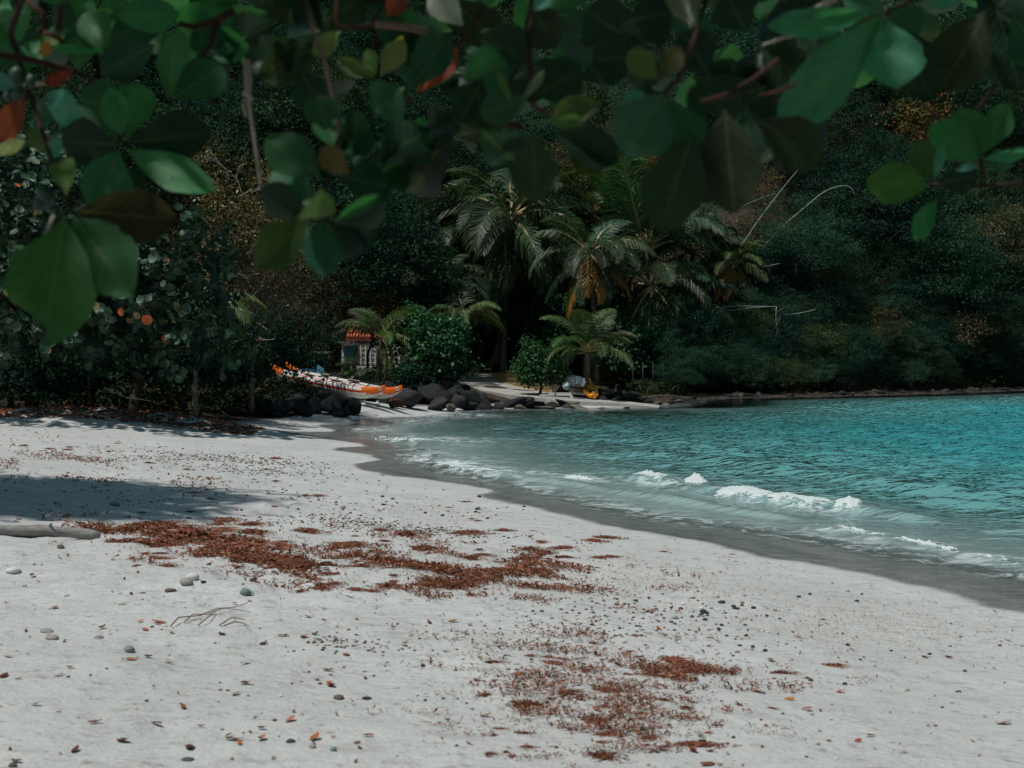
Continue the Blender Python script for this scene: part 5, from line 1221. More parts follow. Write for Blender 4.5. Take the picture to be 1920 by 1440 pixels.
q = random.Random(55); zones = [((230, 520), (975, 1065), 30, (24, 80), 16), ((500, 1150), (995, 1105), 66, (20, 90), 9), ((560, 900), (1075, 1118), 18, (20, 70), 8), ((890, 1260), (1190, 1425), 54, (12, 60), 10), ((1150, 1600), (1180, 1420), 18, (10, 44), 7), ((20, 420), (825, 905), 22, (10, 44), 7), ((330, 620), (860, 960), 18, (10, 44), 7), ((420, 1000), (935, 985), 12, (8, 30), 6), ((20, 500), (910, 985), 9, (8, 24), 5), ((900, 1200), (1020, 1110), 10, (8, 34), 6), ((1080, 1660), (1000, 1090), 14, (8, 34), 4)]
n = 0
for (xa_, xb_), (ya_, yb_), cnt, (w0, w1), hh in zones:
    for _ in range(cnt):
        px, py = q.uniform(xa_, xb_), q.uniform(ya_, yb_)
        if py < 1115 and px > 480: py = ya_ + (yb_ - ya_) * min(max(q.gauss(.5, .28), 0), 1)
        g = gp(px, py)
        if wet1(g.x, g.y) < .15: continue
        weed(px, py, w0 + (w1 - w0) * q.random() ** 1.8, hh * q.uniform(.6, 1.5), 'small scrap of red-brown seaweed on the sand', 'scraps of seaweed on the sand', 2000 + n); n += 1
        if n >= 272: break

# dry leaves
M_DRYLEAF = mat_tint('dead_leaf', .6, .35, 14, .4, .25, .004)
def dead_leaf(seed):
    r = np.random.default_rng(seed); V = []; F = []; n = 6
    cu = r.uniform(.1, .5); tw = r.uniform(-.5, .5); bend = r.uniform(-.2, .7)
    for i in range(n + 1):
        t_ = i / n; w_ = .24 * math.sin(math.pi * min(t_ * .9 + .06, 1)) ** .8
        for j in (-1, 0, 1):
            V.append((j * w_ + tw * .1 * t_, t_ - .5, abs(j) * cu * w_ + bend * (t_ - .5) ** 2 * .8 + .03 * r.normal()))
    for i in range(n):
        for j in range(2): F.append((i * 3 + j, i * 3 + j + 1, i * 3 + j + 4, i * 3 + j + 3))
    V = np.array(V); V[:, 2] -= V[:, 2].min() - .02
    return np_mesh('dead_leaf', V, F, M_DRYLEAF, smooth=True)
DL = [dead_leaf(950 + k) for k in range(8)]
LEAFC = [(.20, .065, .03), (.30, .085, .03), (.13, .05, .028), (.24, .12, .06), (.10, .04, .025), (.09, .035, .02), (.36, .10, .03)]
def leaf_at(px, py, size, col, label, group, seed):
    q_ = random.Random(seed); g = gp(px, py)
    if wet1(g.x, g.y) < .1: return
    o = new_obj('fallen_leaf', q_.choice(DL), None, g + Vector((0, 0, .004)), tuple(v * q_.uniform(.8, 1.2) for v in col)); o.scale = (size * q_.uniform(.8, 1.2), size, size * q_.uniform(.6, 1.3)); o.rotation_euler = (q_.uniform(-.25, .25), q_.uniform(-.2, .2), q_.uniform(0, 6.28))
    return tag(o, label, 'leaf', group)
KEY = [(805, 1169, .075, (.13, .035, .02), 'dark red curled leaf alone on the sand in the middle'), (297, 1168, .10, (.30, .09, .04), 'orange-brown leaf with an upturned tip on the near left sand'), (103, 1141, .085, (.34, .16, .07), 'tan folded leaf on the near left sand'), (620, 1288, .09, (.26, .07, .04), 'red-brown leaf lying flat left of two dark stones'), (245, 1238, .085, (.36, .12, .06), 'pale orange leaf just below the grey blue-sided stone'),
       (545, 1352, .09, (.34, .16, .08), 'tan leaf near the lower edge with a frayed end'), (490, 1388, .085, (.36, .15, .08), 'pale tan leaf among the stones near the lower edge'), (1480, 1312, .075, (.42, .14, .04), 'bright tan-orange oval leaf lying on the near right sand'), (1577, 1298, .06, (.5, .12, .03), 'small bright orange leaf on the near right sand'), (1385, 1322, .075, (.14, .05, .03), 'dark brown leaf on edge on the near right sand'), (1290, 1300, .075, (.08, .035, .025), 'dark flat leaf right of the near drift'), (578, 1158, .06, (.3, .06, .03), 'small red leaf above the middle of the near sand')]
for i, (px, py, s, c_, lab) in enumerate(KEY): leaf_at(px, py, s * .8, c_, lab, None, 3000 + i)
q = random.Random(77); n = 0
while n < 290:
    z_ = q.random()
    if z_ < .45: px, py = q.uniform(0, 700), 1030 + 400 * q.random() ** 1.3
    elif z_ < .75: px, py = q.uniform(820, 1400), q.uniform(1130, 1435)
    elif z_ < .9: px, py = q.uniform(1300, 1900), q.uniform(1120, 1435)
    else: px, py = q.uniform(0, 600), q.uniform(830, 1000)
    if leaf_at(px, py, .022 + .05 * q.random() ** 2, q.choice(LEAFC), 'small dry brown leaf scattered on the sand', 'dry leaves scattered on the sand', 4000 + n): n += 1
# leaf and weed crumbs, too many to count
def crumbs(name, n, smp, L, W, mat, seed, label, zspread=.25):
    r = np.random.default_rng(seed); P = []
    while len(P) < n:
        P += [tuple(v_) for v_ in smp(r, n)]
    P = np.array(P[:n * 2]); s = sdist(P[:, 0], P[:, 1], WET_LINE); P = P[s > .06][:n]
    z = H(P[:, 0], P[:, 1]); C = np.stack([P[:, 0], P[:, 1], z + .006 + (.03 * r.uniform(size=len(z)) ** 2 if zspread > .5 else .003)], -1); m = len(C)
    d = unit(r.normal(size=(m, 3)) * [1, .7, zspread]); nr = unit(r.normal(size=(m, 3)) * .35 + [0, 0, 1])
    nf_ = np.clip(P[:, 1] / 13.0, .42, 1.2); V, F = leaf_quads(C, d, nr, L * nf_ * r.uniform(.3, 1.4, m), W * nf_ * r.uniform(.4, 1.5, m), .3)
    o = new_obj(name, np_mesh(name, V, F, mat, attrs={'tint': np.repeat(np.clip(.5 + .25 * r.normal(size=m), 0, 1), 4)}), None, None, (1, 1, 1)); return tag(o, label, kind='stuff')
def px_sampler(boxes):
    W_ = np.array([b_[4] for b_ in boxes], float); W_ /= W_.sum()
    def f(r, n):
        out = []
        for _ in range(n):
            b_ = boxes[r.choice(len(boxes), p=W_)]
            px = b_[0] + (b_[1] - b_[0]) * r.normal(.5, .27); py = b_[2] + (b_[3] - b_[2]) * r.normal(.5, .27)
            if not (-60 < px < 1980 and 790 < py < 1470): continue
            out.append(zp(px, py, .38 if py > 900 else .5))
        return out
    return f
crumbs('seaweed_litter', 5000, px_sampler([(230, 540, 975, 1070, 9), (480, 1150, 1000, 1110, 6), (900, 1270, 1200, 1430, 5), (0, 500, 820, 910, 1.2), (0, 1900, 1000, 1440, 1.5)]), .034, .009, M_WEED, 651, 'crumbs of red-brown seaweed strewn over the sand')
def drift_sampler(zones_):
    def f(r, n):
        out = []
        for (cx, cy, rx, ry, wgt, sl_) in zones_:
            m = int(n * wgt); a = r.normal(size=(m * 6, 2)) * .5
            px = cx + a[:, 0] * rx; py = cy + a[:, 1] * ry + sl_ * a[:, 0] * rx
            # streaks that run with the shore
            k = fbm(px * .011, py * .085, 71, 3); ok = np.nonzero(k > .52 + .10 * r.normal(size=len(k)) * .6 + .14 * np.hypot(a[:, 0], a[:, 1]))[0][:m]
            out += [zp(x_, y_, .42) for x_, y_ in zip(px[ok], py[ok]) if -80 < x_ < 1990 and y_ < 1480]
        return [out[i_] for i_ in r.permutation(len(out))]
    return f
crumbs('seaweed_drift', 25000, drift_sampler([(390, 1022, 230, 42, .40, .10), (760, 1045, 470, 70, .40, .02), (1080, 1315, 330, 200, .19, -.06), (1270, 1248, 300, 40, .06, 0), (1420, 1262, 260, 30, .02, 0), (1250, 1390, 200, 60, .03, -.1), (200, 868, 300, 50, .05, 0)]), .055, .017, M_WEED, 654, 'matted drift of red-brown seaweed shreds in streaks along the beach', .52)
crumbs('shoreline_litter', 2200, px_sampler([(1000, 1500, 990, 1100, 3), (1300, 1920, 1050, 1180, 5), (600, 1000, 880, 960, 1)]), .032, .009, mat_foliage('orange_weed_shreds', [(0, (.20, .10, .06)), (.6, (.38, .20, .11)), (1, (.5, .33, .22))], .8, .15, .1), 652, 'thin orange shreds of weed along the wet edge')
crumbs('bank_litter', 3800, lambda r, n: [(x, y) for x, y in zip(r.uniform(-11, -5.2, n), 31.5 - 3.4 * r.uniform(size=n) ** .8)], .10, .045, M_WEED, 653, 'dead leaves and twigs on the sand bank under the trees')

# pebbles and stones
M_STONE = mat_tint('pebble_stone', .7, .3, 20, .4, .3, .004)
PEB = []
for k in range(6):
    r = np.random.default_rng(970 + k); V, F = ICO2; V = V.copy()
    for _ in range(4): nn_ = unit(r.normal(size=3)); d = V @ nn_ - r.uniform(.6, .85); V -= np.where(d > 0, d * .8, 0)[:, None] * nn_
    PEB.append(np_mesh('stone', V, F, M_STONE, smooth=True))
def stone(px, py, w, h, col, label, group=None, seed=0, name='stone'):
    q_ = random.Random(seed); g = gp(px, py + h * .4); k = g.y / FPX
    if group and wet1(g.x, g.y) < .05: return None
    o = new_obj(name, q_.choice(PEB), None, g + Vector((0, 0, h * k * .30)), col); o.scale = (w * k * .55, w * k * .5, h * k * .58); o.rotation_euler = (q_.uniform(-.2, .2), q_.uniform(-.2, .2), q_.uniform(0, 6.28))
    return tag(o, label, 'stone', group)
BLU = (.14, .20, .205); GR = (.28, .27, .25); DK = (.035, .037, .04); WH = (.62, .61, .58); BRN = (.12, .085, .065); PK = (.34, .28, .25)
for i, (px, py, w, h, c_, lab) in enumerate([(461, 1109, 24, 18, BLU, 'blue-grey stone standing up on the sand below the drift line'), (243, 1216, 24, 18, (.22, .235, .23), 'grey blue-sided stone on the near left sand'), (350, 1090, 28, 16, GR, 'grey stone leaning on the white coral lump'), (361, 1081, 28, 20, WH, 'white coral lump on the left sand'),
        (320, 1108, 24, 11, BRN, 'brown flat stone with leaves on the left sand'), (97, 1194, 28, 12, PK, 'flat pinkish grey stone at the left of the near sand'), (475, 1086, 18, 8, DK, 'small dark stone just below the drift line'), (114, 1025, 16, 10, BRN, 'dark brown stone below the driftwood log'), (25, 1068, 34, 16, WH, 'white coral chunk at the left edge'), (88, 1182, 28, 8, GR, 'flat grey stone above the pinkish one'), (185, 1195, 20, 6, (.2, .19, .18), 'thin flat grey stone right of the pinkish one'),
        (635, 1307, 22, 11, BRN, 'dark brown stone right of the red-brown flat leaf'), (688, 1308, 22, 6, DK, 'flat dark stone beside the dark brown one'), (793, 1247, 10, 9, DK, 'small round dark stone in the middle sand'), (586, 1398, 16, 9, GR, 'grey round stone of the trio near the lower edge'), (625, 1404, 14, 12, BLU, 'blue-grey pointed stone near the lower edge'), (545, 1390, 22, 7, DK, 'flat blackish stone near the lower edge'), (352, 1423, 26, 6, (.07, .08, .085), 'dark half buried stone at the lower edge left'), (575, 1098, 36, 10, WH, 'pale rubble lumps below the drift line'), (348, 995, 16, 8, WH, 'white pebble pair in the seaweed drift'),
        (642, 950, 14, 7, GR, 'grey stone on the sand left of the drift top'), (430, 970, 14, 8, GR, 'grey stone at the edge of the tree shadow'), (215, 945, 22, 9, (.2, .2, .19), 'stone inside the tree shadow'), (265, 960, 18, 6, (.2, .2, .19), 'flat stone inside the tree shadow'), (24, 1434, 18, 12, (.10, .09, .085), 'dark stone in the lower left corner'),
        (1318, 1145, 15, 8, DK, 'flat black stone at the left of the pebble group'), (1353, 1128, 16, 7, DK, 'largest black pebble of the group near the shore'), (1205, 1367, 12, 8, (.03, .05, .07), 'dark blue pebble right of the peaked seaweed heap'), (1265, 1157, 14, 8, GR, 'grey pebble left of the black pebble group'), (1380, 1140, 16, 5, DK, 'thin black pebble pair right of the group')]):
    stone(px, py, w * .88, h * .88, c_, lab, None, 5000 + i)
q = random.Random(91); n = 0
while n < 170:
    z_ = q.random()
    if z_ < .30: px, py, s = q.gauss(1340, 90), q.gauss(1155, 30), q.uniform(4, 8)
    elif z_ < .6: px, py, s = q.uniform(1000, 1900), q.uniform(1060, 1300), 3 + 4 * q.random() ** 2
    elif z_ < .8: px, py, s = q.uniform(900, 1900), q.uniform(1200, 1435), 3 + 5 * q.random() ** 2
    elif z_ < .92: px, py, s = q.uniform(300, 1000), q.uniform(930, 975), q.uniform(3, 7)
    else: px, py, s = q.uniform(700, 1000), q.uniform(1100, 1430), q.uniform(3, 6)
    dk = q.random() < .68
    if px < 1915 and stone(px, py, s * 1.25, s * .75, DK if dk else (WH if q.random() < .5 else PK), ('small dark pebble' if dk else 'small pale pebble') + ' scattered on the sand', 'dark pebbles on the sand' if dk else 'pale pebbles on the sand', 6000 + n, 'pebble'): n += 1
# gravel bands
r = np.random.default_rng(660); V0, F0 = ICO1; Vs = []; Fs = []; T = []; c_ = 0
smp = px_sampler([(620, 960, 948, 975, 4), (250, 640, 815, 838, 4), (300, 620, 836, 850, 2), (880, 1500, 1080, 1200, 2.5), (0, 1900, 1080, 1440, 2), (560, 720, 935, 965, 1.5), (0, 1000, 830, 980, 3), (530, 760, 1225, 1255, .8)])
P = np.array(smp(r, 2300)); P = P[sdist(P[:, 0], P[:, 1], WET_LINE) > .05]; Zp = H(P[:, 0], P[:, 1])
for (x, y), z in zip(P, Zp):
    s = (.0035 + .00062 * y) * r.uniform(.4, 1.4); Vs.append(V0[::1] * [s * 1.2, s, s * .6] + [x, y, z + .004]); Fs.append(F0 + c_); c_ += len(V0); T.append(np.full(len(V0), r.uniform()))
o = new_obj('gravel', np_mesh('gravel', np.concatenate(Vs), np.concatenate(Fs), mat_foliage('gravel_stone', [(0, (.05, .045, .045)), (.45, (.16, .13, .115)), (.7, (.32, .29, .27)), (1, (.66, .64, .6))], .8, .2, 0.0), attrs={'tint': np.concatenate(T)}), None, None, (1, 1, 1)); tag(o, 'fine gravel and shell grit in bands on the sand', kind='stuff')
# twigs of a fallen leaf stalk
def twig(pts, label, r0=.004):
    P = [gp(*p_) + Vector((0, 0, .012 + .02 * (i % 2))) for i, p_ in enumerate(pts)]; B = P[0]; b = MB(); b.tube([p_ - B for p_ in P], np.linspace(r0, r0 * .5, len(P)), 5)
    return tag(b.build('twig', mat_plain('red_brown_twig', (.17, .07, .04), .7) if 'red_brown_twig' not in bpy.data.materials else bpy.data.materials['red_brown_twig'], None, True, B), label, 'twig')
twig([(320, 1178), (335, 1168), (375, 1158), (405, 1152), (440, 1142), (464, 1140)], 'longest thin twig lying on the near left sand')
twig([(372, 1176), (392, 1166), (405, 1151)], 'short twig crossing the longest one')
twig([(345, 1171), (362, 1162), (400, 1156)], 'twig fork left of the crossing twigs')
twig([(412, 1176), (435, 1168), (460, 1166)], 'curved twig below the longest one')
twig([(420, 1177), (440, 1176), (455, 1172), (466, 1184)], 'lowest curved twig of the near left group')
twig([(392, 1154), (420, 1150), (470, 1151)], 'straight thin twig right of the crossing twigs', .0025)

# ================================================================== the almond tree whose branches hang into the picture from above
t = NT('almond_leaf')
oi = t.n('ShaderNodeObjectInfo'); oc = oi.outputs['Color']
uvn = t.n('ShaderNodeUVMap'); uvn.uv_map = 'UVMap'
su = t.n('ShaderNodeSeparateXYZ'); t.link(uvn.outputs[0], su.inputs[0])
U, Vv = su.outputs[0], su.outputs[1]            # U: 0..1 across, 0.5 the midrib; V: 0..1 base to tip
ad = t.math('ABSOLUTE', t.math('SUBTRACT', U, 0.5))
rib = t.mapr(t.math('DIVIDE', ad, t.math('SUBTRACT', 1.35, Vv)), 0.006, 0.022, 0.6, 0.0)
vph = t.math('ADD', t.math('MULTIPLY', Vv, 8.5), t.math('MULTIPLY', ad, -5.0))
vn = t.mapr(t.math('ABSOLUTE', t.math('SUBTRACT', t.math('FRACT', vph), 0.5)), 0.03, 0.12, 0.18, 0.0)
po = t.pos(kind='obj'); nz = t.noise(po, 3.0, 4, .6); nf = t.noise(po, 24.0, 3, .6)
base = t.mix(1.0, oc, t.mix(t.mapr(nz, .3, .7), (0.72, 0.75, 0.7), (1.25, 1.2, 1.1)), 'MULTIPLY')
base = t.mix(t.mapr(nf, .68, .76, 0, .45), base, (0.10, 0.055, 0.02))
cl = t.mix(t.math('MAXIMUM', rib, vn), base, t.mix(0.5, base, (0.22, 0.26, 0.10)))
bs = t.principled(cl, 0.42, 0.22, t.bump(t.math('ADD', t.math('MULTIPLY', vn, -1.0), nf), 0.35, 0.004))
tr = t.n('ShaderNodeBsdfTranslucent'); t.link(t.mix(1.0, cl, (1.0, 1.25, 0.55), 'MULTIPLY'), tr.inputs[0])
M_ALM = t.done(t.mixs(0.38, bs, tr.outputs[0]))
def alm_leaf(seed, torn=False):
    r = np.random.default_rng(seed); NI, NJ = 12, 6
    tt = np.linspace(0, 1, NI + 1)
    hw_ = np.sin(math.pi * np.clip(tt * .985 + .004, 0, 1) ** 1.32) ** .78; hw_ = hw_ / hw_.max() * .5; hw_[0] = .018
    bend = r.uniform(-.30, .14); fold = r.uniform(.05, .34); tw = r.uniform(-.45, .45); wav = r.uniform(.005, .035)
    V = []; UV = []
    for i, t_ in enumerate(tt):
        for j in range(NJ + 1):
            u_ = j / NJ * 2 - 1; w_ = hw_[i] * u_ * (1 + .04 * r.normal())
            tl = t_
            if torn and t_ > .72: tl = .72 + (t_ - .72) * (1.0 if u_ < -.1 else .38 + .5 * max(u_, 0) * (1 - max(u_, 0)))
            V.append((w_, tl, fold * abs(w_) * 1.2 + bend * tl * tl + tw * w_ * tl + wav * math.sin(t_ * 9 + u_ * 3 + seed)))
            UV.append((.5 + .5 * u_ * hw_[i] * 2, tl))
    F = [(i * (NJ + 1) + j, i * (NJ + 1) + j + 1, (i + 1) * (NJ + 1) + j + 1, (i + 1) * (NJ + 1) + j) for i in range(NI) for j in range(NJ)]
    return np_mesh('leaf', V, F, M_ALM, smooth=True, uv=UV)
ALM = [alm_leaf(1100 + k) for k in range(9)]; ALM_TORN = alm_leaf(1150, True)
M_ABARK = mat_plain('almond_bark', (.06, .03, .02), .8, .35, 40, .8, .2, .004)
M_FRUIT = mat_plain('green_fruit', (.03, .075, .045), .4, .2, 20, .2, .4, .003)
TB = Vector((1.6, -1.6, h1(1.6, -1.6)))
almond = thing('almond_tree', 'sea almond tree whose leafy branches hang into view from above', 'tree', TB)
b = MB(); b.tube([Vector((0, 0, -.1)), Vector((-.05, .1, 1.0)), Vector((-.1, .3, 2.2)), Vector((-.1, .6, 3.4)), Vector((-.3, 1.0, 4.4))], [.24, .19, .17, .14, .1], 12, 0, .05); b.build('trunk', M_BARK, almond)
FORK = TB + Vector((-.1, .6, 3.4))
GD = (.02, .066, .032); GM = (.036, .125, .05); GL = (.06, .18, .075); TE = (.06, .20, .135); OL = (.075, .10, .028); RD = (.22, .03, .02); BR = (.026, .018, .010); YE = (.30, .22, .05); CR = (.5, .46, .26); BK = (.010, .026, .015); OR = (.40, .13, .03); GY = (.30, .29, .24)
def px_tube(pts, Ys, rad, name, parent, m=None):
    P = [at(px, py, Y) - TB for (px, py), Y in zip(pts, Ys)]; b = MB(); b.tube(P, [r_ * .72 for r_ in rad], 7, 0, .16); return b.build(name, m or M_ABARK, parent)
nleaf = [0]; SOFT = []
def aleaf(br, bpx, tpx, w, Y, col, dY=0.0, roll=0.0, mesh=None, fill=False):
    """leaf on a branch: base and tip where the photograph shows them, dY how much farther the tip is than the base"""
    q_ = random.Random(8000 + nleaf[0]); nleaf[0] += 1
    Y = Y * (.78 if br in SOFT and not fill else .97)
    a = at(bpx[0], bpx[1], Y); c = at(tpx[0], tpx[1], Y + dY); y_ = c - a; L = y_.length; y_.normalize()
    toc = (Vector((0, 0, CAM_Z)) - a).normalized(); z_ = toc - y_ * toc.dot(y_); z_.normalize(); x_ = y_.cross(z_)
    R = Matrix.Rotation(roll + q_.uniform(-.2, .2), 3, y_); z_ = R @ z_; x_ = y_.cross(z_).normalized()
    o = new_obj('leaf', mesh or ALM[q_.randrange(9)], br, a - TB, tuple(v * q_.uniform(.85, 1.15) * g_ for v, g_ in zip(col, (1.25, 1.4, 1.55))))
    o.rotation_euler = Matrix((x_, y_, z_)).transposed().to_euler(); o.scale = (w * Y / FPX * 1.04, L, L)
    return o
def branch(name_pts, Ys, rad):
    P = [FORK - TB] + [at(px, py, Y) - TB for (px, py), Y in zip(name_pts, Ys)]
    # arch from the fork to the first point in view
    mid = P[0].lerp(P[1], .55) + Vector((0, 0, .55)); P = [P[0], mid] + P[1:]
    b = MB(); b.tube(P, [.03, .014] + [r_ * .5 for r_ in rad], 8, 0, .14); return b.build('branch', M_ABARK, almond)
# ---- left branch with the large rosette
b1 = branch([(-40, 95), (60, 112), (120, 128), (180, 150), (228, 268)], [2.9, 2.95, 3.0, 3.0, 2.95], [.018, .013, .012, .010, .008])
A = [((215, 258), (158, 130), 78, 2.95, GD, .1), ((238, 262), (262, 128), 74, 2.98, GM, .1), ((228, 255), (203, 162), 52, 2.9, GM, -.05), ((240, 266), (396, 250), 88, 2.93, BK, .05), ((238, 282), (398, 356), 66, 2.9, GM, -.05), ((222, 282), (178, 398), 96, 2.9, (.03, .10, .06), -.05), ((220, 272), (108, 262), 86, 2.9, BK, 0),
     ((168, 228), (98, 192), 62, 3.05, TE, .1), ((138, 262), (80, 290), 38, 3.05, TE, .05), ((290, 84), (186, 138), 74, 3.05, GD, 0), ((315, 186), (332, 50), 60, 3.0, GM, .05), ((322, 186), (424, 118), 78, 3.0, GD, .05), ((212, 28), (328, 24), 68, 3.05, GM, 0), ((198, 98), (168, 20), 66, 3.1, GM, .05), ((196, 98), (94, 88), 16, 3.05, GL, 0),
     ((84, 124), (58, 72), 44, 3.1, GM, .05), ((36, 108), (-14, 86), 26, 3.1, GM, 0), ((24, 26), (72, -8), 26, 3.1, TE, 0), ((30, 160), (-16, 148), 34, 3.05, TE, 0), ((46, 176), (-6, 268), 48, 3.0, (.2, .045, .03), 0), ((-20, 290), (44, 268), 26, 3.0, CR, 0), ((40, 240), (104, 280), 40, 3.05, OL, .1), ((140, 130), (82, 160), 26, 3.08, RD, 0),
     ((150, 52), (95, 20), 60, 3.15, GD, 0), ((60, 20), (10, 60), 60, 3.15, GM, .1), ((120, 40), (150, -40), 60, 3.15, GM, .1), ((290, 60), (250, -30), 66, 3.15, GM, .1), ((20, 20), (-30, -20), 60, 3.1, GM, .1), ((130, 190), (60, 225), 50, 3.15, GD, .1), ((260, 30), (300, 80), 60, 3.2, GD, .1), ((70, 100), (110, 60), 30, 3.1, OL, .1), ((80, 108), (92, 78), 22, 3.06, OR, 0)]
for bp, tp_, w, Y, c_, dy in A: aleaf(b1, bp, tp_, w, Y, c_, dy)
px_tube([(50, 0), (80, 25), (86, 50), (72, 58)], [3.0] * 4, [.010, .009, .008, .009], 'twig', almond); px_tube([(82, 60), (110, 70), (120, 85)], [3.0] * 3, [.008, .008, .006], 'twig', almond); px_tube([(115, 10), (110, 40), (112, 58)], [3.02] * 3, [.008, .008, .007], 'twig', almond)
px_tube([(335, 45), (365, 52), (408, 38), (440, 20)], [3.05] * 4, [.009, .010, .011, .013], 'twig', almond); px_tube([(408, 40), (396, 85), (366, 122)], [3.05] * 3, [.010, .009, .007], 'twig', almond); px_tube([(45, 160), (95, 155), (130, 145)], [3.04] * 3, [.006, .006, .006], 'twig', almond, M_TWIG)
def fruit(px, py, rpx, Y, asp=1.25):
    b = MB(); V, F = ICO2; k = Y * .97 / FPX
    o = new_obj('fruit', FRUIT_ME, almond, at(px, py, Y * .97) - TB); o.scale = (rpx * k, rpx * k, rpx * k * asp); o.rotation_euler = (random.uniform(-.5, .5), random.uniform(-.5, .5), 0)
Vf, Ff = ICO2; Vf = Vf.copy(); Vf[:, 2] *= 1.0; Vf[:, 2] += .12 * np.abs(Vf[:, 2]) ** 3 * np.sign(Vf[:, 2]); FRUIT_ME = np_mesh('fruit', Vf, Ff, M_FRUIT, smooth=True)
for f_ in [(30, 143, 14, 2.98), (58, 152, 10, 2.98), (16, 178, 9, 2.98), (32, 176, 11, 2.97), (86, 366, 17, 2.9), (74, 382, 12, 2.9), (96, 388, 10, 2.92), (690, 268, 9, 3.1), (672, 300, 10, 3.1), (1532, 74, 10, 3.0)]: fruit(*f_)
# ---- lower left: the two big hanging leaves
b2 = branch([(20, 60), (70, 220), (110, 340), (132, 388)], [3.0, 2.95, 2.85, 2.75], [.012, .010, .009, .008])
for bp, tp_, w, Y, c_, dy in [((136, 405), (246, 548), 112, 2.72, (.03, .075, .028), -.05), ((140, 395), (332, 412), 104, 2.8, BR, .05), ((125, 368), (112, 268), 46, 2.8, OL, .1), ((150, 380), (250, 330), 70, 2.95, BK, .2), ((145, 390), (300, 470), 80, 2.95, BK, .2)]: aleaf(b2, bp, tp_, w, Y, c_, dy)
aleaf(b2, (122, 408), (78, 642), 150, 2.66, (.035, .085, .028), -.08, 0, ALM_TORN)
px_tube([(100, 405), (82, 450), (60, 520)], [2.64, 2.6, 2.58], [.006, .005, .003], 'twig', b2, M_TWIG)
# ---- middle left rosette
b3 = branch([(560, -20), (610, 120), (640, 260), (592, 412)], [2.6, 2.5, 2.4, 2.3], [.006, .006, .005, .005])
SOFT.append(b3)
for bp, tp_, w, Y, c_, dy in [((578, 396), (482, 360), 68, 2.95, BK, 0), ((592, 388), (508, 300), 92, 2.98, GD, .05), ((602, 332), (500, 260), 86, 3.0, (.022, .062, .026), 0), ((610, 246), (598, 176), 70, 3.02, (.022, .062, .026), 0), ((656, 326), (598, 278), 48, 2.95, (.11, .06, .022), 0), ((590, 410), (600, 350), 62, 2.88, (.04, .065, .022), -.1), ((628, 414), (710, 366), 24, 2.88, (.03, .12, .04), 0), ((576, 410), (486, 494), 80, 2.9, (.035, .05, .018), -.05), ((597, 420), (606, 518), 72, 2.86, (.02, .07, .045), -.05), ((626, 414), (722, 430), 104, 2.95, BK, .1),
                             ((600, 405), (660, 480), 70, 2.96, BK, .1), ((620, 300), (690, 240), 80, 3.05, BK, .1), ((640, 330), (720, 350), 90, 3.05, BK, .1), ((660, 300), (610, 220), 60, 3.05, GD, .1), ((700, 300), (800, 250), 100, 3.15, BK, .1), ((580, 400), (540, 450), 50, 2.96, GD, 0), ((690, 330), (770, 300), 90, 3.15, BK, .1)]: aleaf(b3, bp, tp_, w, Y, c_, dy)
# ---- middle branch: yellow-green and red leaves
b4 = branch([(740, -30), (700, 40), (702, 100), (704, 142)], [3.2, 3.1, 3.1, 3.1], [.014, .012, .010, .008])
for bp, tp_, w, Y, c_, dy in [((703, 145), (630, 113), 34, 3.1, OL, 0), ((703, 142), (688, 90), 28, 3.12, (.06, .11, .03), 0), ((714, 142), (757, 76), 44, 3.1, (.16, .16, .05), 0), ((722, 130), (750, 72), 20, 3.14, YE, .05), ((640, 58), (588, 104), 36, 3.1, (.11, .14, .045), 0), ((780, 174), (864, 92), 44, 3.05, RD, 0), ((768, 168), (842, 62), 72, 3.0, GD, 0), ((760, 165), (700, 210), 80, 3.05, GD, 0), ((868, 48), (806, -16), 58, 3.0, GY, 0), ((725, 30), (756, -12), 42, 3.0, RD, 0), ((752, 172), (690, 190), 60, 3.12, GD, .1), ((795, 218), (780, 250), 30, 3.1, GM, 0), ((600, 60), (540, 20), 80, 3.2, BK, .1), ((560, 80), (500, 110), 80, 3.25, BK, .1), ((520, 40), (440, 80), 90, 3.3, BK, .1)]: aleaf(b4, bp, tp_, w, Y, c_, dy)
px_tube([(632, 0), (630, 45), (645, 52), (700, 50)], [3.05] * 4, [.007, .008, .008, .009], 'twig', b4); px_tube([(703, 45), (745, 48), (800, 58)], [3.0] * 3, [.010, .012, .010], 'twig', b4, mat_plain('pale_twig_bark', (.26, .16, .12), .8, .3, 60, .6, .2, .003)); px_tube([(797, 245), (820, 225), (860, 212), (910, 222), (980, 240)], [3.05] * 5, [.011, .012, .012, .011, .010], 'twig', b4); px_tube([(730, 255), (750, 215), (768, 180)], [3.05] * 3, [.007, .007, .006], 'twig', b4); px_tube([(858, 90), (885, 45), (905, 20)], [3.05] * 3, [.007, .007, .007], 'twig', b4)
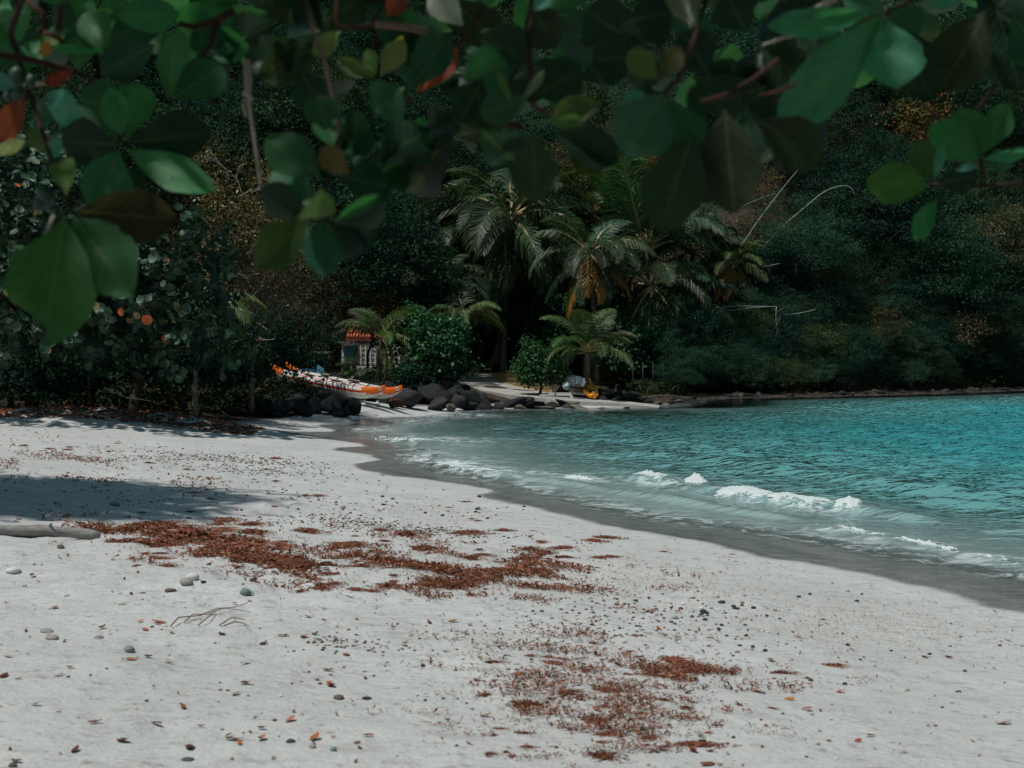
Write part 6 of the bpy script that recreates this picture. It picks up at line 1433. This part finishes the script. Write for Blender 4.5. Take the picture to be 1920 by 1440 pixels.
# ---- centre
b5 = branch([(1000, -20), (990, 90), (1000, 200), (1080, 240)], [2.6, 2.5, 2.42, 2.42], [.014, .012, .010, .008])
SOFT.append(b5)
for bp, tp_, w, Y, c_, dy in [((980, 188), (1020, 132), 18, 3.0, (.14, .19, .11), 0), ((958, 190), (932, 134), 16, 3.0, (.10, .13, .05), 0), ((1030, 228), (1092, 224), 26, 3.0, (.07, .12, .035), 0), ((1000, 250), (1002, 378), 88, 3.05, (.024, .038, .014), 0), ((1040, 245), (1160, 300), 78, 3.1, BK, 0), ((1060, 260), (1130, 322), 60, 3.12, (.04, .045, .016), 0), ((1130, 190), (1034, 222), 54, 3.05, (.05, .075, .025), 0), ((985, 190), (900, 215), 60, 3.1, GD, 0), ((905, 150), (860, 230), 80, 3.2, BK, 0), ((1000, 180), (1090, 130), 90, 3.2, BK, 0), ((900, 60), (980, 110), 90, 3.2, BK, 0), ((870, 150), (950, 120), 90, 3.2, GD, 0), ((1000, 20), (1030, -12), 30, 3.0, TE, 0), ((850, 260), (780, 320), 90, 3.2, BK, .1), ((870, 240), (800, 230), 70, 3.15, BK, .1), ((900, 240), (960, 300), 80, 3.15, BK, .1), ((820, 280), (760, 380), 90, 3.2, (.018, .024, .014), .1)]: aleaf(b5, bp, tp_, w, Y, c_, dy)
# ---- centre right: the leaf with the sunlit patch and the large dark ones
b6 = branch([(1330, -20), (1300, 80), (1270, 150), (1240, 180)], [2.55, 2.45, 2.38, 2.34], [.014, .012, .010, .008])
SOFT.append(b6)
for bp, tp_, w, Y, c_, dy in [((1242, 176), (1172, 292), 118, 2.95, (.035, .10, .05), 0), ((1250, 185), (1280, 300), 110, 3.0, GD, 0), ((1300, 245), (1238, 434), 112, 2.9, (.018, .034, .015), 0), ((1358, 205), (1378, 400), 122, 2.95, (.02, .03, .013), 0), ((1420, 225), (1545, 300), 100, 3.0, (.018, .03, .014), 0), ((1290, 290), (1330, 380), 90, 3.0, BK, 0), ((1235, 150), (1178, 96), 50, 3.05, OL, 0), ((1240, 150), (1274, 88), 44, 3.05, (.06, .06, .02), 0), ((1160, 60), (1100, 20), 110, 3.2, BK, 0), ((1180, 40), (1260, 20), 110, 3.2, BK, 0), ((1200, 110), (1110, 110), 90, 3.2, BK, 0), ((1330, 140), (1280, 60), 90, 3.2, BK, 0), ((1400, 60), (1360, -10), 90, 3.2, BK, 0), ((1350, 200), (1290, 170), 80, 3.1, BK, 0), ((1380, 190), (1450, 240), 90, 3.1, BK, 0), ((1400, 200), (1400, 290), 80, 3.0, (.02, .05, .04), .1), ((1160, 200), (1210, 180), 40, 3.02, TE, 0), ((1440, 250), (1450, 320), 100, 3.05, BK, .1)]: aleaf(b6, bp, tp_, w, Y, c_, dy)
px_tube([(1312, 192), (1360, 178), (1410, 150), (1460, 112)], [2.36] * 4, [.005, .006, .006, .006], 'twig', b6); px_tube([(1425, 180), (1460, 172), (1495, 155)], [2.36] * 3, [.006, .005, .004], 'twig', b6); px_tube([(1400, 190), (1440, 190), (1500, 185)], [3.1] * 3, [.006] * 3, 'twig', b6)
# ---- right branch: the pale green leaves
b7 = branch([(1760, -30), (1700, 5), (1660, 25)], [2.95, 2.9, 2.85], [.014, .012, .010])
for bp, tp_, w, Y, c_, dy in [((1656, 28), (1474, 238), 104, 2.8, (.045, .155, .09), -.05), ((1663, 36), (1686, 172), 104, 2.82, (.045, .15, .085), -.05), ((1640, 24), (1438, 48), 50, 2.85, (.05, .17, .10), 0), ((1680, 50), (1752, 185), 90, 2.92, BK, 0), ((1856, 12), (1762, 176), 100, 2.95, (.022, .035, .015), 0), ((1870, 20), (1915, 170), 100, 3.0, BK, 0), ((1740, 12), (1800, -16), 36, 2.85, TE, 0), ((1660, 20), (1580, -14), 50, 2.88, GL, 0), ((1670, 20), (1730, 60), 70, 2.92, GD, 0), ((1900, 30), (1960, 120), 90, 2.95, GD, 0), ((1700, 90), (1790, 130), 90, 3.05, BK, .1), ((1620, 40), (1560, 140), 70, 3.0, GD, .1), ((1520, 40), (1460, 100), 80, 3.15, BK, .1), ((1480, 60), (1420, 20), 80, 3.15, BK, .1), ((1600, 120), (1540, 200), 70, 3.05, GD, .1), ((1580, 60), (1480, 100), 60, 3.0, GD, .1), ((1830, 60), (1900, -20), 90, 3.1, BK, .1), ((1480, 140), (1510, 200), 40, 3.05, OL, 0)]: aleaf(b7, bp, tp_, w, Y, c_, dy)
px_tube([(1508, 30), (1540, 12), (1572, -8)], [2.8] * 3, [.009, .011, .011], 'twig', b7, M_TWIG); px_tube([(1585, 8), (1630, 6), (1662, 18)], [2.8] * 3, [.009, .009, .008], 'twig', b7, M_TWIG); px_tube([(1430, 85), (1470, 70), (1520, 62)], [2.95] * 3, [.004, .005, .005], 'twig', b7, M_TWIG)
# ---- far right sprays
b8 = branch([(1990, 60), (1880, 135), (1850, 185), (1812, 226), (1770, 232), (1732, 196)], [3.1, 3.1, 3.1, 3.1, 3.1, 3.1], [.012, .010, .010, .009, .009, .010])
b9 = branch([(2010, 345), (1900, 345), (1820, 350), (1752, 345)], [3.1, 3.1, 3.1, 3.1], [.010, .009, .008, .006])
for bp, tp_, w, Y, c_, dy in [((1834, 297), (1742, 236), 78, 3.1, GM, 0), ((1836, 293), (1798, 204), 68, 3.12, GM, 0), ((1839, 290), (1890, 197), 54, 3.1, GM, 0), ((1846, 298), (1930, 282), 26, 3.08, TE, 0), ((1744, 347), (1632, 340), 76, 3.05, (.05, .095, .025), 0), ((1741, 336), (1722, 262), 50, 3.08, (.04, .09, .025), 0), ((1752, 336), (1768, 272), 20, 3.05, TE, 0), ((1760, 342), (1832, 330), 58, 3.08, BK, 0), ((1757, 372), (1710, 456), 36, 3.05, GM, -.05), ((1790, 320), (1830, 308), 16, 3.05, TE, 0), ((1842, 300), (1890, 300), 40, 3.1, GD, .05), ((1838, 298), (1800, 290), 50, 3.14, GM, .1)]: aleaf(b9, bp, tp_, w, Y, c_, dy)
px_tube([(1840, 345), (1842, 320), (1838, 296)], [3.1] * 3, [.006, .006, .005], 'twig', b9)
# ---- leaves farther up the same branches that close the dark band along the upper edge
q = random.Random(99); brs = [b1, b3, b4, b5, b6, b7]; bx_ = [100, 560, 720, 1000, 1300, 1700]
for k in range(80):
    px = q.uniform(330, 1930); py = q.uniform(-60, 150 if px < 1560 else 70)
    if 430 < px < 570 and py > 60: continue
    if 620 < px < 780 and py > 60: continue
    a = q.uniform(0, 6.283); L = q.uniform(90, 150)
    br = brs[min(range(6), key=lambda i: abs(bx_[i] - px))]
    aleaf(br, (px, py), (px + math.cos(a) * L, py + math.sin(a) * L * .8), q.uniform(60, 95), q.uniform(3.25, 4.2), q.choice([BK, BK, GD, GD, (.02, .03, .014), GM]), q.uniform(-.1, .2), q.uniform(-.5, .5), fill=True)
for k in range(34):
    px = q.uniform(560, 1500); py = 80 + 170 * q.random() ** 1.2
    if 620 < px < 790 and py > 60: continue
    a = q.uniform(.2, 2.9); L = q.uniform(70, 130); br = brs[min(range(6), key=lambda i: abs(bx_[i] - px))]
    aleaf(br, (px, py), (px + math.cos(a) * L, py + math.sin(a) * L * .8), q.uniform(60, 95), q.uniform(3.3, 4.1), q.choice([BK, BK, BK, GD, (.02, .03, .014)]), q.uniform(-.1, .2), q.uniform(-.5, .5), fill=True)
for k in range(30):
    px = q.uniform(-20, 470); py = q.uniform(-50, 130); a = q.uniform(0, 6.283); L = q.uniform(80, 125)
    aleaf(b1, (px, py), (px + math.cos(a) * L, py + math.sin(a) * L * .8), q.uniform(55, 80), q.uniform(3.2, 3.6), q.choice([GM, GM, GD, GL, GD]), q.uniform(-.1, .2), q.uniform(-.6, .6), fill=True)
# ---- the rest of the crown overhead, above the picture
r = np.random.default_rng(1200); C = []
while len(C) < 5200:
    x, y = r.uniform(-5.5, 4.5), r.uniform(-4.5, 3.7)
    if ((x + .5) / 5.2) ** 2 + ((y - 0.0) / 4.2) ** 2 > 1 or noise2(np.array([x * .9]), np.array([y * .9]), 77)[0] < .30: continue
    lo = 2.75 + .27 * max(y, 0); z = lo + r.uniform(.25, 1.9)
    C.append((x, y, z))
C = np.array(C); d = unit(r.normal(size=C.shape) * [1, 1, .4]); nr = unit(r.normal(size=C.shape) * .45 + [0, 0, 1])
V, F = leaf_quads(C - np.array(TB), d, nr, .25 * r.uniform(.7, 1.2, len(C)), .13 * r.uniform(.7, 1.2, len(C)), .15)
o = new_obj('crown', np_mesh('crown', V, F, M_SHRUB, attrs={'tint': np.repeat(r.uniform(.1, .9, len(C)), 4)}), almond, None, (1, 1, 1)); o['kind'] = 'stuff'
for k in range(7):
    a = 6.283 * k / 7; b = MB(); e = Vector((-1.6 + math.cos(a) * 3.6, 1.4 + math.sin(a) * 3.0, 4.6 + .3 * math.sin(a))) - Vector((.3, 0, 0))
    s_ = Vector((-.3, 1.0, 4.3)); e.z = max(e.z, 3.2 + .27 * max(e.y + TB.y, 0)) ; b.tube([s_, s_.lerp(e, .5) + Vector((0, 0, .4)), e], [.07, .05, .02], 7, 0, .1); b.build('limb', M_BARK, almond)
# ---- rope hanging from the branch
RY = 3.05; rp = [(460, 112), (462, 150), (464, 178), (470, 215), (480, 280), (488, 345)]
P = [at(x, y, RY) for x, y in rp]; B = P[0]
rope = thing('hanging_rope', 'thin pale rope with a knot hanging from the branch', 'rope', B)
M_ROPE = mat_plain('rope_fibre', (.52, .43, .36), .9, .25, 60, .8, .1, .003)
b = MB(); b.tube([p_ - B for p_ in P], [.0052, .005, .0052, .0045, .0045, .0048], 7, 0, .1); b.build('strand', M_ROPE, rope)
b = MB(); b.tube([at(466, 112, RY) - B, at(469, 150, RY) - B, at(467, 178, RY) - B], [.0035] * 3, 6); b.build('strand', M_ROPE, rope)
b = MB(); kc = at(463, 182, RY) - B; b.tube([kc + Vector((-.006, -.004, .008)), kc + Vector((.004, -.009, .004)), kc + Vector((.008, .004, -.003)), kc + Vector((-.004, .008, -.006)), kc + Vector((-.007, -.004, -.012)), at(455, 195, RY) - B, at(461, 218, RY) - B], [.005, .0055, .0055, .0055, .005, .0045, .003], 6); b.build('knot', M_ROPE, rope)
